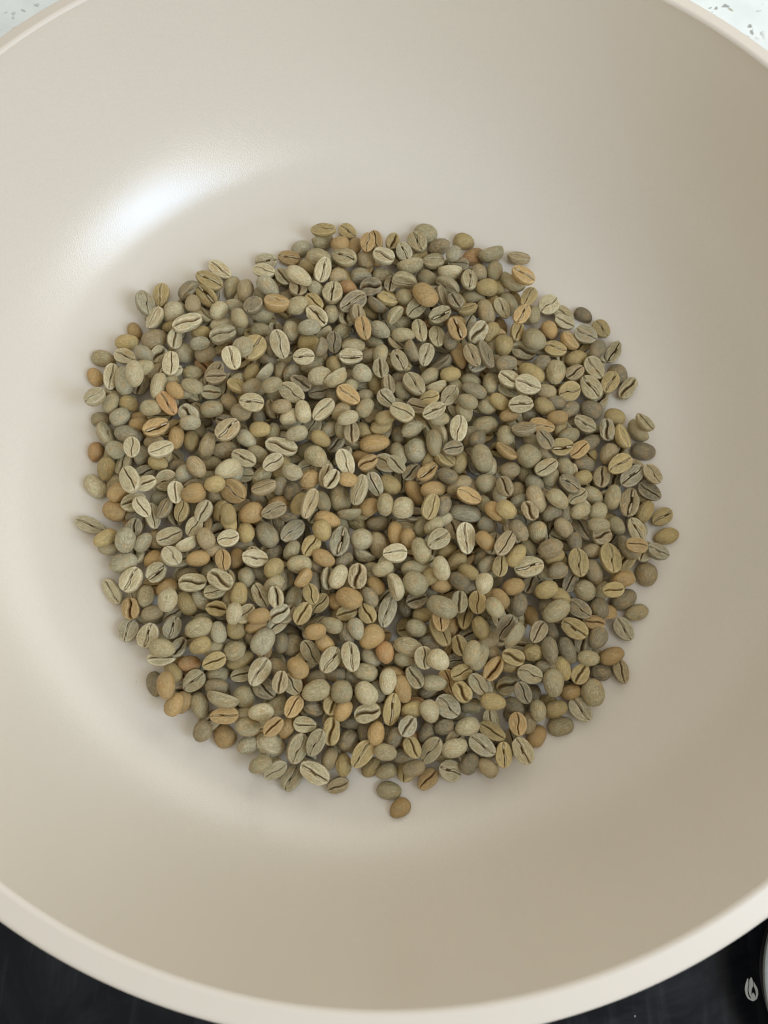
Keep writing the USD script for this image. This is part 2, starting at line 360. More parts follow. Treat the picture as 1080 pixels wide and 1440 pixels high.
BEANS = (
    '-822 894 186 1 13 356 148 122 79 3 g;-817 1366 162 158 13 177 178 104 66 1 p;324 1786 48 157 -1 4 175 150 98 2 g;417 1679 35 29 -4 359 180 128 72 9 b;'
    '-1181 -140 280 126 5 351 169 106 66 1 b;-1356 1249 111 46 7 262 178 125 98 6 k;808 1437 106 88 6 350 163 113 66 4 g;-661 1562 29 163 3 177 166 114 66 2 t;'
    '1543 -940 49 29 -9 350 184 123 81 1 k;41 1164 143 158 -3 207 160 139 79 7 o;1175 966 106 110 0 2 141 115 66 6 t;1013 591 174 141 7 356 195 132 77 4 o;'
    '1643 660 42 114 6 358 158 131 83 0 k;1646 -499 112 110 -1 172 167 107 66 2 g;-244 1791 30 147 -5 177 140 113 67 0 o;604 1727 41 163 -2 5 158 126 84 6 o;'
    '1546 1002 35 129 -8 183 143 123 78 0 o;993 1574 38 175 -4 210 171 124 76 5 b;-411 1731 125 171 13 186 192 108 70 1 o;1754 237 145 125 6 208 159 104 66 8 g;'
    '321 1366 107 141 4 354 160 124 82 4 g;-1803 -87 99 86 -3 10 164 117 79 6 o;-1630 -734 120 11 -14 5 196 131 77 7 s;1419 913 109 146 3 176 164 140 80 6 s;'
    '-147 1368 122 175 8 355 160 136 90 6 s;1101 -1731 33 10 2 1 165 117 67 4 g;1301 869 102 135 -12 213 153 129 84 7 t;-1746 722 98 159 -1 183 154 116 66 0 p;'
    '691 224 139 11 -2 350 186 128 76 7 g;1050 865 162 115 12 9 181 157 92 2 g;1343 -791 141 106 -12 347 176 116 68 7 b;-205 1108 195 39 8 210 224 133 81 6 k;'
    '-1094 -1613 98 108 4 4 168 111 69 0 g;1488 802 130 60 2 357 162 108 70 0 k;-853 710 250 65 5 183 199 158 98 0 o;1513 -275 124 76 -7 353 173 108 66 2 g;'
    '-820 -1569 123 113 6 20 150 129 75 0 g;-1215 1199 107 133 3 156 220 121 74 8 o;-1920 753 37 164 2 360 175 118 74 6 g;665 1595 39 23 -3 357 185 128 80 6 r;'
    '-1288 608 106 169 13 6 155 124 70 9 g;468 1262 188 147 -9 101 184 128 85 2 g;-1558 1012 112 67 -5 156 176 122 69 6 p;-577 1652 36 29 -1 4 146 122 70 2 s;'
    '-1724 -380 98 155 9 353 172 128 77 4 t;-823 1531 36 1 -8 205 163 122 71 2 p;-1551 1242 31 90 -1 173 191 119 70 6 o;-442 1511 132 163 1 3 192 144 89 0 g;'
    '993 -542 217 87 0 5 144 125 74 6 g;693 676 253 106 1 211 217 104 66 1 k;677 -225 235 11 6 9 141 120 72 4 g;-1386 -194 166 33 -4 208 149 138 86 1 g;'
    '407 657 136 38 -12 139 188 133 76 1 k;-1828 564 113 86 -6 206 190 104 66 0 p;892 1158 119 115 -1 351 180 124 75 4 g;-1067 1325 34 80 0 357 190 114 71 6 g;'
    '-869 1037 241 65 7 166 147 133 84 1 k;167 -1277 248 165 -4 22 190 120 72 3 g;-1666 143 136 164 -1 10 200 124 71 1 s;1581 313 96 158 1 14 144 119 80 4 o;'
    '147 858 212 175 6 2 161 104 66 6 g;1346 745 106 17 3 357 161 118 74 1 o;737 518 172 83 11 5 177 104 66 7 g;42 -1489 243 85 7 8 164 104 66 7 p;'
    '1264 351 119 36 2 340 164 109 69 7 k;-621 902 176 101 1 349 152 108 68 1 p;-312 1347 151 50 -2 353 149 126 72 6 b;1423 362 98 153 4 2 158 134 77 2 k;'
    '1347 -1206 151 57 12 15 152 118 69 0 k;207 1415 167 14 2 102 190 133 95 1 g;738 1256 181 6 4 355 160 134 76 0 o;-70 1249 159 12 -11 192 159 134 83 5 k;'
    '-1241 436 262 164 -11 21 152 105 68 4 g;-1303 -732 235 131 -3 209 140 127 77 1 p;793 1564 87 18 6 96 197 138 98 6 g;163 1295 201 171 -8 106 179 125 95 6 g;'
    '837 786 204 79 -6 18 151 134 79 0 o;-944 -1793 41 123 2 360 144 133 86 4 t;-1879 -191 42 136 1 352 189 127 82 4 p;331 238 319 32 8 206 179 104 66 3 g;'
    '-1116 292 221 6 -1 348 154 121 76 4 g;-1284 -1147 118 69 -5 187 144 112 75 2 s;-954 1249 120 88 4 4 190 118 71 6 b;-1653 1137 94 108 6 217 214 137 85 1 s;'
    '1723 -370 106 57 1 9 182 104 67 3 o;161 1549 135 103 9 178 177 114 68 2 s;1517 202 104 92 8 157 171 106 66 5 s;623 442 223 158 -7 23 177 109 66 4 k;'
    '-1410 -30 274 28 16 172 168 117 68 4 p;-307 -1368 250 61 11 194 182 119 70 7 g;1233 -749 200 96 2 179 190 126 84 1 o;-1736 265 141 29 -6 357 141 123 69 4 s;'
    '-877 -72 231 149 16 174 197 112 67 3 p;343 -1374 335 140 -5 13 140 124 71 6 p;244 -690 290 109 9 353 176 111 73 4 g;612 673 248 116 -3 165 176 104 66 0 b;'
    '411 -1994 62 156 -10 182 145 127 74 2 p;-976 -162 306 28 -1 356 173 121 72 6 p;1041 -1492 198 92 -10 10 176 126 76 7 g;918 -781 218 10 1 175 193 139 79 2 g;'
    '-711 -1252 257 62 2 357 176 133 80 4 s;61 -1644 177 80 -15 193 197 106 68 2 o;263 896 174 103 2 179 181 104 66 0 g;-1128 -1475 122 42 -11 180 156 123 71 0 g;'
    '37 -1069 203 75 9 176 210 109 68 0 s;263 1667 84 111 13 173 201 140 79 0 g;957 999 233 57 3 188 167 104 66 2 t;-1325 -1288 218 170 12 5 168 118 75 6 g;'
    '-259 1497 133 142 17 182 200 146 94 2 g;-93 -1565 239 131 1 334 157 128 72 4 p;1561 560 90 63 6 183 190 120 74 7 o;817 -901 240 20 0 333 140 117 72 2 t;'
    '-1208 1314 113 148 -2 188 213 128 77 2 o;-989 109 274 44 2 180 180 136 89 2 b;-236 -87 224 114 -19 185 183 116 69 1 p;-1750 844 97 175 9 4 177 121 76 7 o;'
    '218 11 216 89 1 343 166 141 90 1 s;322 -1488 184 175 1 12 161 104 66 6 p;-371 -555 256 110 -8 352 142 117 76 0 o;137 -392 243 80 16 349 152 144 88 4 p;'
    '337 43 267 94 -1 345 186 104 66 1 g;-1730 525 147 100 -6 356 207 124 81 4 s;1221 -1631 39 128 -1 179 174 125 80 0 s;397 998 222 33 1 195 170 116 76 8 g;'
    '603 -1855 124 145 3 181 178 117 70 0 s;1773 -645 93 159 -7 196 155 115 67 3 s;-382 -1838 172 66 -11 185 169 105 66 1 g;-784 -742 234 175 -9 191 166 120 72 3 p;'
    '-1102 -1173 249 21 1 6 175 123 82 1 g;519 -1744 164 19 7 1 154 114 74 6 p;536 -411 195 170 2 24 208 120 80 4 s;-532 -2039 33 66 2 180 158 118 67 0 g;'
    '-655 -1844 110 166 -9 4 189 136 79 9 p;1052 -665 263 21 -14 355 165 125 72 9 b;-562 -543 168 48 10 180 187 121 72 1 s;-108 -1905 153 54 -7 184 182 115 69 6 o;'
    '1198 801 114 164 5 181 162 116 70 7 o;-1402 -804 145 43 -11 178 145 124 71 8 p;-1402 312 228 126 -2 183 192 109 70 0 r;-59 -1234 271 40 -9 11 167 137 82 6 t;'
    '899 -1436 173 165 -4 172 160 115 71 1 g;-14 905 199 142 10 2 168 117 70 6 s;-146 -844 225 86 -11 177 164 122 80 5 b;-334 1156 216 87 8 176 179 143 91 3 g;'
    '1711 -770 45 85 3 358 158 146 92 1 b;1300 -1540 120 107 -13 9 175 142 90 1 g;909 317 250 11 8 197 178 119 78 3 g;647 854 242 57 -1 208 185 123 77 5 p;'
    '-261 -855 263 66 3 13 161 104 66 4 p;1208 -227 211 137 3 189 152 116 74 2 k;-710 -1672 213 5 -4 12 157 104 69 7 p;1026 -1292 213 97 9 360 179 104 66 6 k;'
    '-1555 857 130 24 6 343 180 154 87 4 b;-735 -967 204 121 1 171 176 104 66 3 g;-1570 -1157 37 75 3 177 146 132 82 6 s;-1187 -322 282 17 -7 8 159 127 80 6 t;'
    '214 447 264 122 4 194 187 136 77 0 g;302 -1878 123 54 -19 175 180 115 77 1 g;-415 1367 187 74 -5 211 196 119 68 2 p;-375 256 270 48 -7 172 181 115 73 0 p;'
    '-206 654 251 9 8 177 165 125 71 8 p;1531 -1133 32 122 -2 178 163 118 69 0 s;834 1088 158 115 -7 185 163 104 66 0 g;-417 -48 257 129 16 18 179 135 88 6 g;'
    '530 -591 200 93 -5 189 208 125 79 6 p;210 -902 293 144 -9 359 163 142 82 4 g;1353 226 129 153 -5 188 163 124 71 3 g;452 394 212 57 -8 183 156 107 66 1 g;'
    '-1838 156 72 118 6 233 187 128 85 0 p;1174 30 216 11 0 185 157 123 71 8 o;1268 -911 180 138 9 348 150 130 85 3 g;1201 -1155 135 144 14 176 185 128 75 3 o;'
    '348 -628 295 41 12 189 170 124 70 0 g;-1409 618 201 90 3 188 183 112 72 4 p;-80 -1676 211 20 -1 175 163 115 66 5 g;-1471 152 201 34 13 179 185 127 82 8 t;'
    '-1284 -1513 221 99 5 351 170 110 69 1 t;-500 -1869 135 71 -4 210 186 125 82 1 g;607 1302 174 80 16 205 183 124 73 2 g;86 -711 250 5 -2 170 154 127 83 6 p;'
    '302 -410 299 70 -8 215 170 118 67 4 o;-1164 -888 206 5 6 173 175 120 72 5 g;118 643 221 108 6 180 175 114 73 2 g;727 -1905 107 88 -3 192 154 104 66 2 o;'
    '980 1309 226 146 -8 189 181 125 80 2 t;1847 -386 33 35 -2 178 160 109 72 7 o;1618 -316 106 76 9 174 222 127 73 8 b;1185 1182 44 47 -5 182 163 144 90 1 p;'
    '1265 482 121 22 1 209 160 136 91 1 o;1644 -134 116 40 -5 183 196 123 80 3 s;404 -1627 136 140 2 173 166 135 89 1 s;-1132 41 189 79 -1 12 192 104 66 3 b;'
    '837 -717 284 54 3 353 167 104 66 2 o;1435 -1305 86 20 3 354 170 108 66 2 t;-573 1076 221 34 8 349 168 136 84 2 g;-125 522 297 148 -6 4 140 126 72 6 s;'
    '1181 607 184 78 16 3 202 139 92 6 g;-983 -887 279 150 -3 187 174 120 69 5 g;993 -333 239 116 -17 12 193 118 77 7 b;-455 -412 346 72 6 224 211 104 66 0 b;'
    '-1609 -608 200 85 -11 4 166 131 87 9 s;-1436 1067 126 1 -7 5 157 158 98 4 p;1454 658 114 125 -11 176 174 125 78 6 g;1147 -1287 151 112 -7 10 178 104 66 7 k;'
    '-586 393 243 148 -5 163 189 124 82 1 g;368 -1051 321 155 4 6 195 128 75 4 g;-183 -1352 264 101 9 187 195 112 72 7 p;-508 247 284 101 -1 8 162 104 66 4 p;'
    '1618 826 30 59 0 195 188 104 66 8 g;-671 -435 259 22 -4 178 167 105 66 6 b;-124 -589 201 42 10 353 146 140 86 1 p;1067 -1059 258 34 -6 347 188 124 72 1 g;'
    '-918 683 349 55 -5 354 150 138 78 9 p;-499 -1411 263 131 16 4 155 116 68 2 t;-1319 931 194 29 5 174 215 129 78 5 p;-929 -288 231 147 6 145 189 150 97 1 t;'
    '1055 179 198 164 5 187 173 114 73 6 t;-673 731 278 110 -16 169 206 125 81 1 p;-403 478 336 12 -2 17 161 122 72 9 p;-929 -1684 162 5 -2 188 172 104 66 0 t;'
    '336 -265 222 16 16 5 170 112 67 4 t;-730 -1429 181 62 -2 178 187 127 74 0 p;532 -1331 324 73 -7 330 154 104 66 4 g;-132 -288 243 76 -3 147 213 114 66 1 p;'
    '-384 -1541 258 25 13 347 178 128 79 6 g;952 -35 243 137 4 354 161 151 96 4 g;-740 -281 253 16 -7 150 168 114 74 4 b;651 -55 234 107 -8 348 202 137 85 7 g;'
    '-436 974 228 132 4 169 194 120 71 8 p;-1476 440 250 81 -6 349 190 104 66 6 p;-388 -2008 98 151 0 172 199 124 73 3 p;-122 868 252 104 -1 181 179 107 71 0 t;'
    '1698 545 31 54 0 180 191 104 66 5 g;440 -1875 162 19 7 22 170 113 67 3 p;-1557 -1025 90 105 -4 174 140 115 75 5 t;845 -1883 111 119 -1 178 175 120 75 3 g;'
    '-260 -624 217 81 11 179 213 124 76 8 s;1443 -713 165 95 11 193 211 140 80 1 o;-724 -557 175 125 8 355 190 131 73 4 s;550 -330 261 159 -12 192 168 107 67 1 t;'
    '-1881 -465 30 160 -2 183 212 104 66 0 p;1427 516 100 120 -2 169 188 137 82 2 g;503 854 279 111 -4 187 175 124 69 8 t;298 -156 222 47 11 162 173 104 66 8 t;'
    '-511 626 298 175 7 168 144 116 76 2 p;-1622 503 302 99 -3 347 193 119 78 7 p;-1428 -1201 108 74 4 171 162 137 79 2 p;927 122 277 175 18 213 160 126 73 1 k;'
    '300 704 193 76 -4 185 172 107 66 0 p;1062 -122 238 31 1 176 167 104 66 4 g;365 -817 341 103 2 1 160 104 67 2 p;1601 146 119 99 9 220 182 122 79 2 o;'
    '1770 -133 154 125 -1 181 154 105 66 1 b;1124 -339 277 137 -1 24 155 120 71 6 g;668 -1609 242 172 -8 1 157 104 66 0 o;1237 -1028 145 143 13 168 171 108 69 1 k;'
    '724 1070 159 106 -6 347 189 119 78 4 b;373 1491 102 6 -4 161 156 146 86 0 g;507 162 192 84 -1 178 191 117 74 1 p;1868 -513 32 15 -4 2 174 105 66 7 o;'
    '-837 278 330 170 -3 175 161 125 75 2 g;-1693 -899 36 128 4 146 199 109 66 7 p;-1876 350 234 51 11 171 150 127 83 1 p;-1750 -573 147 33 6 347 163 104 66 0 o;'
    '-199 -987 273 150 17 14 176 134 84 4 t;1770 81 39 175 -2 349 172 123 74 1 k;783 -439 354 148 -13 28 140 118 78 6 o;1029 1188 136 61 3 179 173 104 66 6 o;'
    '-1299 -1005 276 84 6 355 151 120 70 1 p;377 846 182 98 5 184 166 109 66 1 g;-45 70 190 9 -2 350 201 126 70 2 t;132 216 330 148 2 182 169 123 72 4 g;'
    '-1151 1454 34 143 -2 182 198 114 71 0 p;-506 -774 261 0 3 357 158 120 71 6 g;-1569 -256 322 118 16 168 209 127 83 4 p;762 -654 306 55 9 183 193 104 67 4 b;'
    '-647 17 216 164 3 186 220 123 73 5 p;-1555 -852 132 59 -4 169 170 142 88 2 p;1013 -930 260 20 -13 353 149 110 66 1 o;1562 -65 154 35 -1 181 180 124 77 0 o;'
    '486 1375 146 1 5 99 174 122 96 6 p;-487 876 276 12 1 348 159 120 71 1 s;-565 1279 265 147 -9 7 199 119 71 0 p;-979 584 350 111 -1 185 176 124 70 0 p;'
    '-1074 845 187 29 5 166 188 150 86 5 p;-1337 -574 152 22 4 181 171 120 78 4 p;301 1135 275 126 4 11 203 151 89 4 t;-781 1235 194 133 -11 13 194 129 75 6 s;'
    '-99 1589 183 86 3 184 163 105 66 1 t;95 -916 267 109 14 101 184 129 85 2 p;-716 1064 232 169 -2 208 177 158 98 0 t;293 -1664 229 109 -8 12 140 116 71 6 p;'
    '-220 343 307 143 -8 191 173 123 77 6 t;-104 281 278 58 11 15 151 106 66 4 g;-239 -1554 245 91 -8 339 140 134 78 4 g;-1120 1053 180 66 3 356 147 121 71 1 p;'
    '-822 -441 234 22 -7 23 167 132 83 0 t;-661 -806 286 52 0 359 140 112 74 1 o;965 451 261 164 -3 174 175 138 88 0 p;13 1476 190 163 -6 189 161 136 80 5 p')
MORE_BEANS = (
    '1301 -1297 40 173 -4 176 180 119 83 7 k;1402 -151 34 281 -3 173 180 116 73 8 b;-930 -1046 44 20 6 169 180 123 91 1 o;-1157 -259 43 293 2 355 192 131 88 5 g;'
    '21 253 44 324 4 209 170 125 86 4 b;610 67 37 124 -10 196 163 108 70 4 t;-15 -1192 36 194 5 189 176 114 75 9 t;906 -1413 39 224 -5 185 168 111 81 4 s;'
    '659 1141 39 195 15 177 171 121 75 5 k;-655 463 39 44 -8 174 163 106 79 5 s;-835 -1651 44 120 4 163 173 125 89 3 p;1493 -569 48 63 -15 159 186 132 93 1 k;'
    '496 651 40 324 -6 163 188 127 81 1 o;833 -1648 43 22 9 351 167 119 83 8 k;-282 -1229 43 153 -4 355 180 130 87 4 k;-460 -1904 40 336 -8 173 168 117 80 0 s;'
    '811 -942 39 323 -9 192 171 113 78 1 t;329 -1673 45 266 -3 186 186 129 95 5 b;247 -1508 45 47 6 356 191 136 92 7 o;329 -584 41 84 -6 183 167 117 84 2 p;'
    '-420 -1230 53 258 19 2 179 118 81 7 k;-152 225 41 303 5 180 161 114 84 0 g;-839 1186 39 107 -3 185 168 109 81 4 t;-339 112 49 315 9 354 191 137 86 1 s;'
    '426 867 42 332 -8 200 179 119 82 5 s;-682 90 40 228 4 195 162 113 82 1 r;-383 1488 42 341 9 182 162 118 84 7 b;1383 61 39 311 -2 192 164 114 81 7 o;'
    '1066 -1291 45 323 -1 356 186 129 94 7 g;-1423 -646 43 337 3 197 189 122 89 3 k;-755 -1078 41 285 2 352 177 127 84 8 g;1146 381 39 225 -2 180 170 116 81 4 k;'
    '833 1025 37 100 2 4 161 118 77 8 t;-790 -480 43 325 -3 186 172 124 88 2 o;490 -98 38 358 -4 193 168 123 77 2 t;-161 605 41 309 7 190 178 121 84 5 p;'
    '638 -1492 47 126 -6 181 184 131 97 7 p;-1167 -1187 37 16 -4 207 168 114 72 3 o;-1475 317 38 9 -7 164 172 116 78 1 o;-1576 840 43 315 0 169 185 130 89 3 t;'
    '1471 746 44 343 -6 199 177 127 94 9 g;-762 -859 44 95 14 176 185 128 88 2 t;-1828 598 44 257 4 353 181 122 86 4 g;1404 -879 41 241 8 170 185 125 82 1 s;'
    '348 655 39 148 -3 178 187 124 78 1 o;516 -1906 43 121 -12 192 188 124 91 9 s;761 623 42 334 -6 174 184 120 88 8 t;-816 1048 43 186 0 151 167 114 85 4 o;'
    '712 -1347 37 169 -9 183 163 118 76 2 o;-570 -1167 41 340 1 10 161 110 77 2 k;-205 742 35 12 3 185 169 112 72 4 g;-1729 767 37 11 2 181 175 115 77 7 p;'
    '-1345 -1192 46 346 0 356 192 141 94 1 g;-803 -201 40 272 3 358 173 128 82 4 o;373 -945 37 175 -7 164 167 108 72 5 b;-588 995 37 160 2 176 186 122 77 0 g;'
    '822 -610 36 74 -2 177 168 120 77 1 o;1215 -1459 40 161 8 171 188 126 82 6 k;-1103 170 38 336 -1 174 166 117 78 3 p;1308 -496 39 234 -6 182 181 131 81 6 s;'
    '1045 -261 39 259 -4 178 180 123 81 0 o;-575 -379 42 224 -5 180 188 122 86 0 k;200 -531 41 287 3 184 183 122 86 2 p;227 1046 43 198 4 172 187 136 89 5 b;'
    '354 -254 41 72 6 179 161 117 84 4 p;-1196 -500 41 115 4 197 169 119 85 2 g;1701 -74 45 128 6 179 188 130 94 0 b;-493 1373 39 5 10 172 166 117 79 6 k;'
    '-1379 31 40 312 1 166 168 110 81 4 b;-1628 68 38 107 7 175 178 119 79 8 k;356 1433 37 110 7 180 166 117 76 5 p;957 678 39 337 7 187 167 114 79 3 o;'
    '-401 907 35 97 3 178 168 117 73 6 p;244 1270 40 171 1 170 170 122 85 6 r;-148 -429 38 334 5 10 167 112 72 9 o;1040 110 41 249 4 194 185 125 82 7 s;'
    '296 274 38 318 -3 186 167 117 79 7 o;440 -1311 44 72 -6 183 184 123 91 6 t;-1426 -216 39 91 -1 186 186 129 81 1 p;1181 979 37 207 2 191 184 121 75 7 k;'
    '669 -443 41 192 -1 172 175 130 85 1 t;1153 -564 43 328 3 181 180 129 88 0 b;-158 1206 39 198 2 163 168 112 81 2 s;17 -764 51 318 -1 156 189 139 101 7 g;'
    '-249 1005 41 127 10 188 172 111 83 5 k;273 778 47 181 -5 348 187 126 87 7 b;839 395 33 292 1 359 164 111 69 4 o;-375 -1494 32 162 -6 166 161 103 65 8 o;'
    '-26 -1425 44 146 0 162 175 127 92 6 k;1546 -124 40 253 -7 187 177 127 81 3 k;1265 -198 36 115 -4 174 163 108 77 8 o;-598 217 37 321 10 188 179 116 72 0 g;'
    '-1410 -866 41 180 4 180 191 125 86 6 t;1498 -259 47 177 10 152 165 122 89 8 p;-1198 677 43 325 1 194 172 127 88 0 r;-582 647 40 17 -3 2 181 128 84 7 o;'
    '-1142 -111 48 336 -7 185 192 130 95 6 g;116 618 47 75 1 352 181 126 93 6 k;-995 -916 40 64 -17 198 163 114 74 6 p;-364 1283 43 15 2 161 160 118 88 1 t;'
    '1266 -56 42 147 14 179 189 124 79 1 t;571 1264 42 5 -2 359 170 116 85 0 k;1181 -737 44 84 -4 165 192 127 86 7 k;-51 -1691 39 287 -11 185 171 122 78 0 o;'
    '-197 -1591 44 238 2 188 192 134 92 7 b;-1491 553 47 165 15 159 184 132 90 6 p;-442 -389 48 87 10 215 178 130 83 4 g;915 -373 35 117 -6 175 163 105 71 4 s;'
    '1668 -457 43 294 -5 178 180 123 90 5 s;1414 879 37 52 -7 172 166 111 75 0 o;1249 510 38 168 -4 192 175 121 76 5 b;-884 608 35 221 -2 160 168 108 71 3 t;'
    '-977 1216 41 69 13 154 168 119 76 6 p;937 -531 50 178 -4 215 190 138 89 9 b;1089 -1045 41 152 4 195 181 127 83 1 b;-245 -1001 38 26 -2 168 175 117 79 1 g;'
    '-161 -1348 35 19 9 170 166 108 69 8 o;-1072 341 37 314 5 179 167 109 76 9 g;-122 1438 39 228 0 196 181 119 81 9 t;-618 1227 40 111 5 161 177 121 79 0 t;'
    '-509 -1636 42 125 -1 184 160 115 86 3 o;694 -832 41 219 -7 179 191 130 84 2 g;-458 -1085 44 50 13 180 172 127 85 1 s;-1182 -1540 37 170 -9 172 167 119 75 5 g;'
    '-1552 -61 44 85 14 212 162 113 83 6 t;113 1159 37 135 -7 186 167 114 75 0 g;-294 -1694 82 257 4 170 166 119 77 1 b;37 -1579 42 25 1 183 164 119 84 5 p;'
    '-1746 -166 43 246 -1 11 168 119 79 2 g;-293 484 42 122 2 168 182 131 86 0 b;1002 -116 42 24 18 193 169 121 79 6 g;1120 843 39 171 -5 187 176 117 79 0 g;'
    '1477 -420 44 17 5 356 181 125 89 5 o;-136 -245 43 109 3 179 184 136 90 9 s;811 1427 36 57 0 356 182 117 78 9 s;930 1210 41 274 -9 176 174 127 83 2 o;'
    '368 -1164 35 175 3 172 161 109 71 4 o;100 478 52 291 10 207 182 121 77 5 o;955 -775 44 350 -2 185 189 135 93 2 g;833 222 39 14 10 185 160 110 78 4 g;'
    '-460 -890 38 135 9 189 166 115 78 3 k;19 -305 41 145 6 179 183 135 84 0 g;-559 17 45 30 1 164 192 126 91 0 p;-964 740 42 46 8 187 185 135 87 8 o;'
    '-1004 1038 43 286 -5 175 183 128 91 6 p;1450 198 39 27 3 188 168 115 80 5 g;-571 -707 37 355 -1 171 177 117 76 0 r;-476 -173 39 222 4 169 172 125 82 6 p;'
    '1032 -900 40 347 5 167 168 112 78 0 g;-1710 198 50 9 -6 22 172 124 82 7 s;51 -1821 44 234 -3 5 184 126 84 2 p;-867 922 45 134 -11 171 184 132 88 6 p;'
    '-808 329 45 156 8 172 183 124 91 5 o;-958 233 39 278 7 178 163 117 79 7 g;-1105 -827 37 271 4 180 168 116 76 7 o;-545 389 49 272 7 234 179 116 84 5 g;'
    '-435 662 43 280 -2 195 182 134 83 7 b;-669 -1893 38 294 0 168 181 124 80 1 p;282 103 39 141 -1 192 177 114 78 0 o;-425 221 77 240 -16 308 181 127 89 5 p;'
    '-410 -634 43 87 10 198 172 123 83 4 k;-31 -1033 44 50 1 159 186 123 90 3 s;1283 -1126 45 51 4 173 187 133 91 3 o;-840 -55 39 343 4 181 176 121 79 4 k;'
    '144 918 38 175 4 177 164 105 79 1 s;651 841 45 231 -3 184 182 128 93 2 o;-547 837 38 45 4 176 161 105 79 0 t;-647 1372 53 182 15 183 182 123 90 0 g;'
    '-1698 377 43 276 -11 183 176 129 89 6 s;-458 1157 42 344 10 182 188 123 85 8 t;814 82 44 2 10 200 184 118 88 8 o;42 1405 36 137 1 165 173 112 75 8 g;'
    '-278 -692 39 293 -12 174 164 116 79 9 r;718 -183 44 30 -10 184 182 132 87 5 s;-99 832 48 12 10 155 180 131 92 2 b;-714 -684 63 285 14 177 185 133 90 1 o;'
    '-751 -1460 43 270 3 352 178 122 81 0 p;886 -228 44 15 -9 155 182 123 89 8 t;164 -1979 42 262 -2 213 173 113 80 0 o;200 -1314 36 142 3 176 172 113 76 1 o;'
    '837 -1084 39 333 0 173 179 125 79 0 o;609 278 41 342 -8 1 180 120 80 7 g;1044 -1618 42 315 3 1 176 129 90 8 o;-1547 183 45 300 -17 159 182 126 79 3 t;'
    '-737 732 37 40 9 175 173 115 73 7 k;-1197 977 46 71 0 163 181 131 94 5 s;-1109 -644 44 294 -4 182 182 134 90 2 t;177 -669 47 354 -6 186 179 126 93 3 t;'
    '-239 1608 42 84 11 198 175 121 81 4 t;-1433 964 37 306 4 186 177 121 76 4 k;-5 -98 38 147 6 176 180 119 79 1 s;-885 -1226 39 218 5 354 174 123 77 4 o;'
    '-427 454 46 128 8 187 189 128 91 7 o;436 262 46 95 -12 186 190 138 92 3 g;-982 -1531 32 313 0 1 163 106 68 8 g;1579 -674 45 51 -12 182 179 125 91 3 o;'
    '-1267 -795 37 59 1 197 169 111 73 6 p;456 -365 39 220 -5 186 188 126 81 5 p;-1202 1229 38 71 -6 175 186 124 78 5 k;483 -528 46 6 5 196 186 132 96 6 g;'
    '-962 -154 40 30 -7 167 172 117 82 1 k;1159 637 41 32 3 358 184 125 81 0 g;-918 403 79 110 36 202 166 112 77 7 o;1411 -1017 63 176 6 48 169 114 85 1 t;'
    '466 32 37 23 1 355 166 108 74 2 g;635 1403 45 212 -4 195 189 134 90 3 b;1501 592 31 143 -4 174 160 104 65 4 t;493 -677 40 149 0 176 180 124 84 5 g;'
    '-1368 -345 44 197 11 168 176 120 83 7 g;-610 -520 44 183 7 354 170 115 77 3 p;-263 -1875 36 285 -3 354 177 114 75 8 p;1031 1115 42 92 -2 214 161 114 78 4 g;'
    '-1297 207 39 21 1 167 182 123 80 1 k;-554 -1455 41 109 6 205 173 116 79 1 g;1323 283 47 152 8 197 191 134 92 4 b;710 965 78 223 -20 197 162 118 81 6 p;'
    '1233 156 41 10 -5 188 175 123 85 4 t;-1646 551 57 256 13 155 182 128 90 3 k;669 -1709 39 275 -4 169 160 109 80 4 p;1330 -766 47 276 -5 208 188 130 94 3 r;'
    '-682 -49 94 76 2 171 180 124 83 9 o;538 -1151 45 356 6 182 177 129 94 6 o;1496 445 36 62 -2 176 173 114 74 5 s;188 -1132 42 12 -2 174 182 134 88 4 o;'
    '-1004 61 46 81 -8 192 188 135 91 2 s;-112 977 77 144 -5 179 188 129 89 7 s;470 -1644 34 205 -5 186 162 106 68 7 s;-1360 1140 41 122 -2 169 175 129 85 4 b;'
    '-1248 -1377 45 129 -10 170 191 138 93 6 t;370 -1879 41 171 7 162 169 121 83 8 o;518 1488 49 183 11 171 180 131 95 5 g;70 -489 42 90 15 184 165 114 81 6 k;'
    '523 -1419 70 238 -8 319 190 139 90 6 t;1588 219 36 285 0 194 169 113 71 6 o;96 -958 46 131 6 207 192 130 86 5 b;-1545 -924 45 270 17 206 173 120 75 4 g;'
    '-268 -139 38 53 11 174 184 120 77 8 s;-1106 -1061 42 173 0 180 169 124 88 9 b;-1240 831 57 327 -33 197 189 138 87 3 p;1206 -977 56 316 -12 337 180 119 79 6 p;'
    '-938 -365 41 22 0 186 185 127 86 7 o;-654 -1576 44 257 1 167 181 130 90 7 b;81 62 44 312 -1 155 171 123 90 6 g;-377 -57 53 56 26 186 180 125 93 1 k;'
    '937 889 37 64 -3 188 171 113 77 6 p;267 520 37 177 6 154 166 108 73 2 t;166 187 73 88 0 1 170 109 71 4 o;-1077 -1420 40 68 -2 165 187 121 80 5 s;'
    '-1600 -438 40 326 4 188 166 112 83 4 t;-1029 -1707 40 216 3 187 178 115 84 7 b;15 1263 61 14 19 130 189 137 92 7 s;-891 -777 41 71 -7 203 162 114 84 9 g;'
    '-110 -633 33 222 2 355 166 112 70 8 g;-1239 517 41 110 -4 161 187 124 81 0 p;-670 -1351 47 333 -13 159 182 128 90 6 g;-126 -1832 42 30 4 170 189 130 82 0 g;'
    '-142 19 35 28 0 186 170 116 72 0 p;209 -294 40 347 -11 158 162 109 81 1 k;438 -803 44 354 -2 350 179 129 84 1 g;139 -154 42 266 0 190 169 123 85 6 p;'
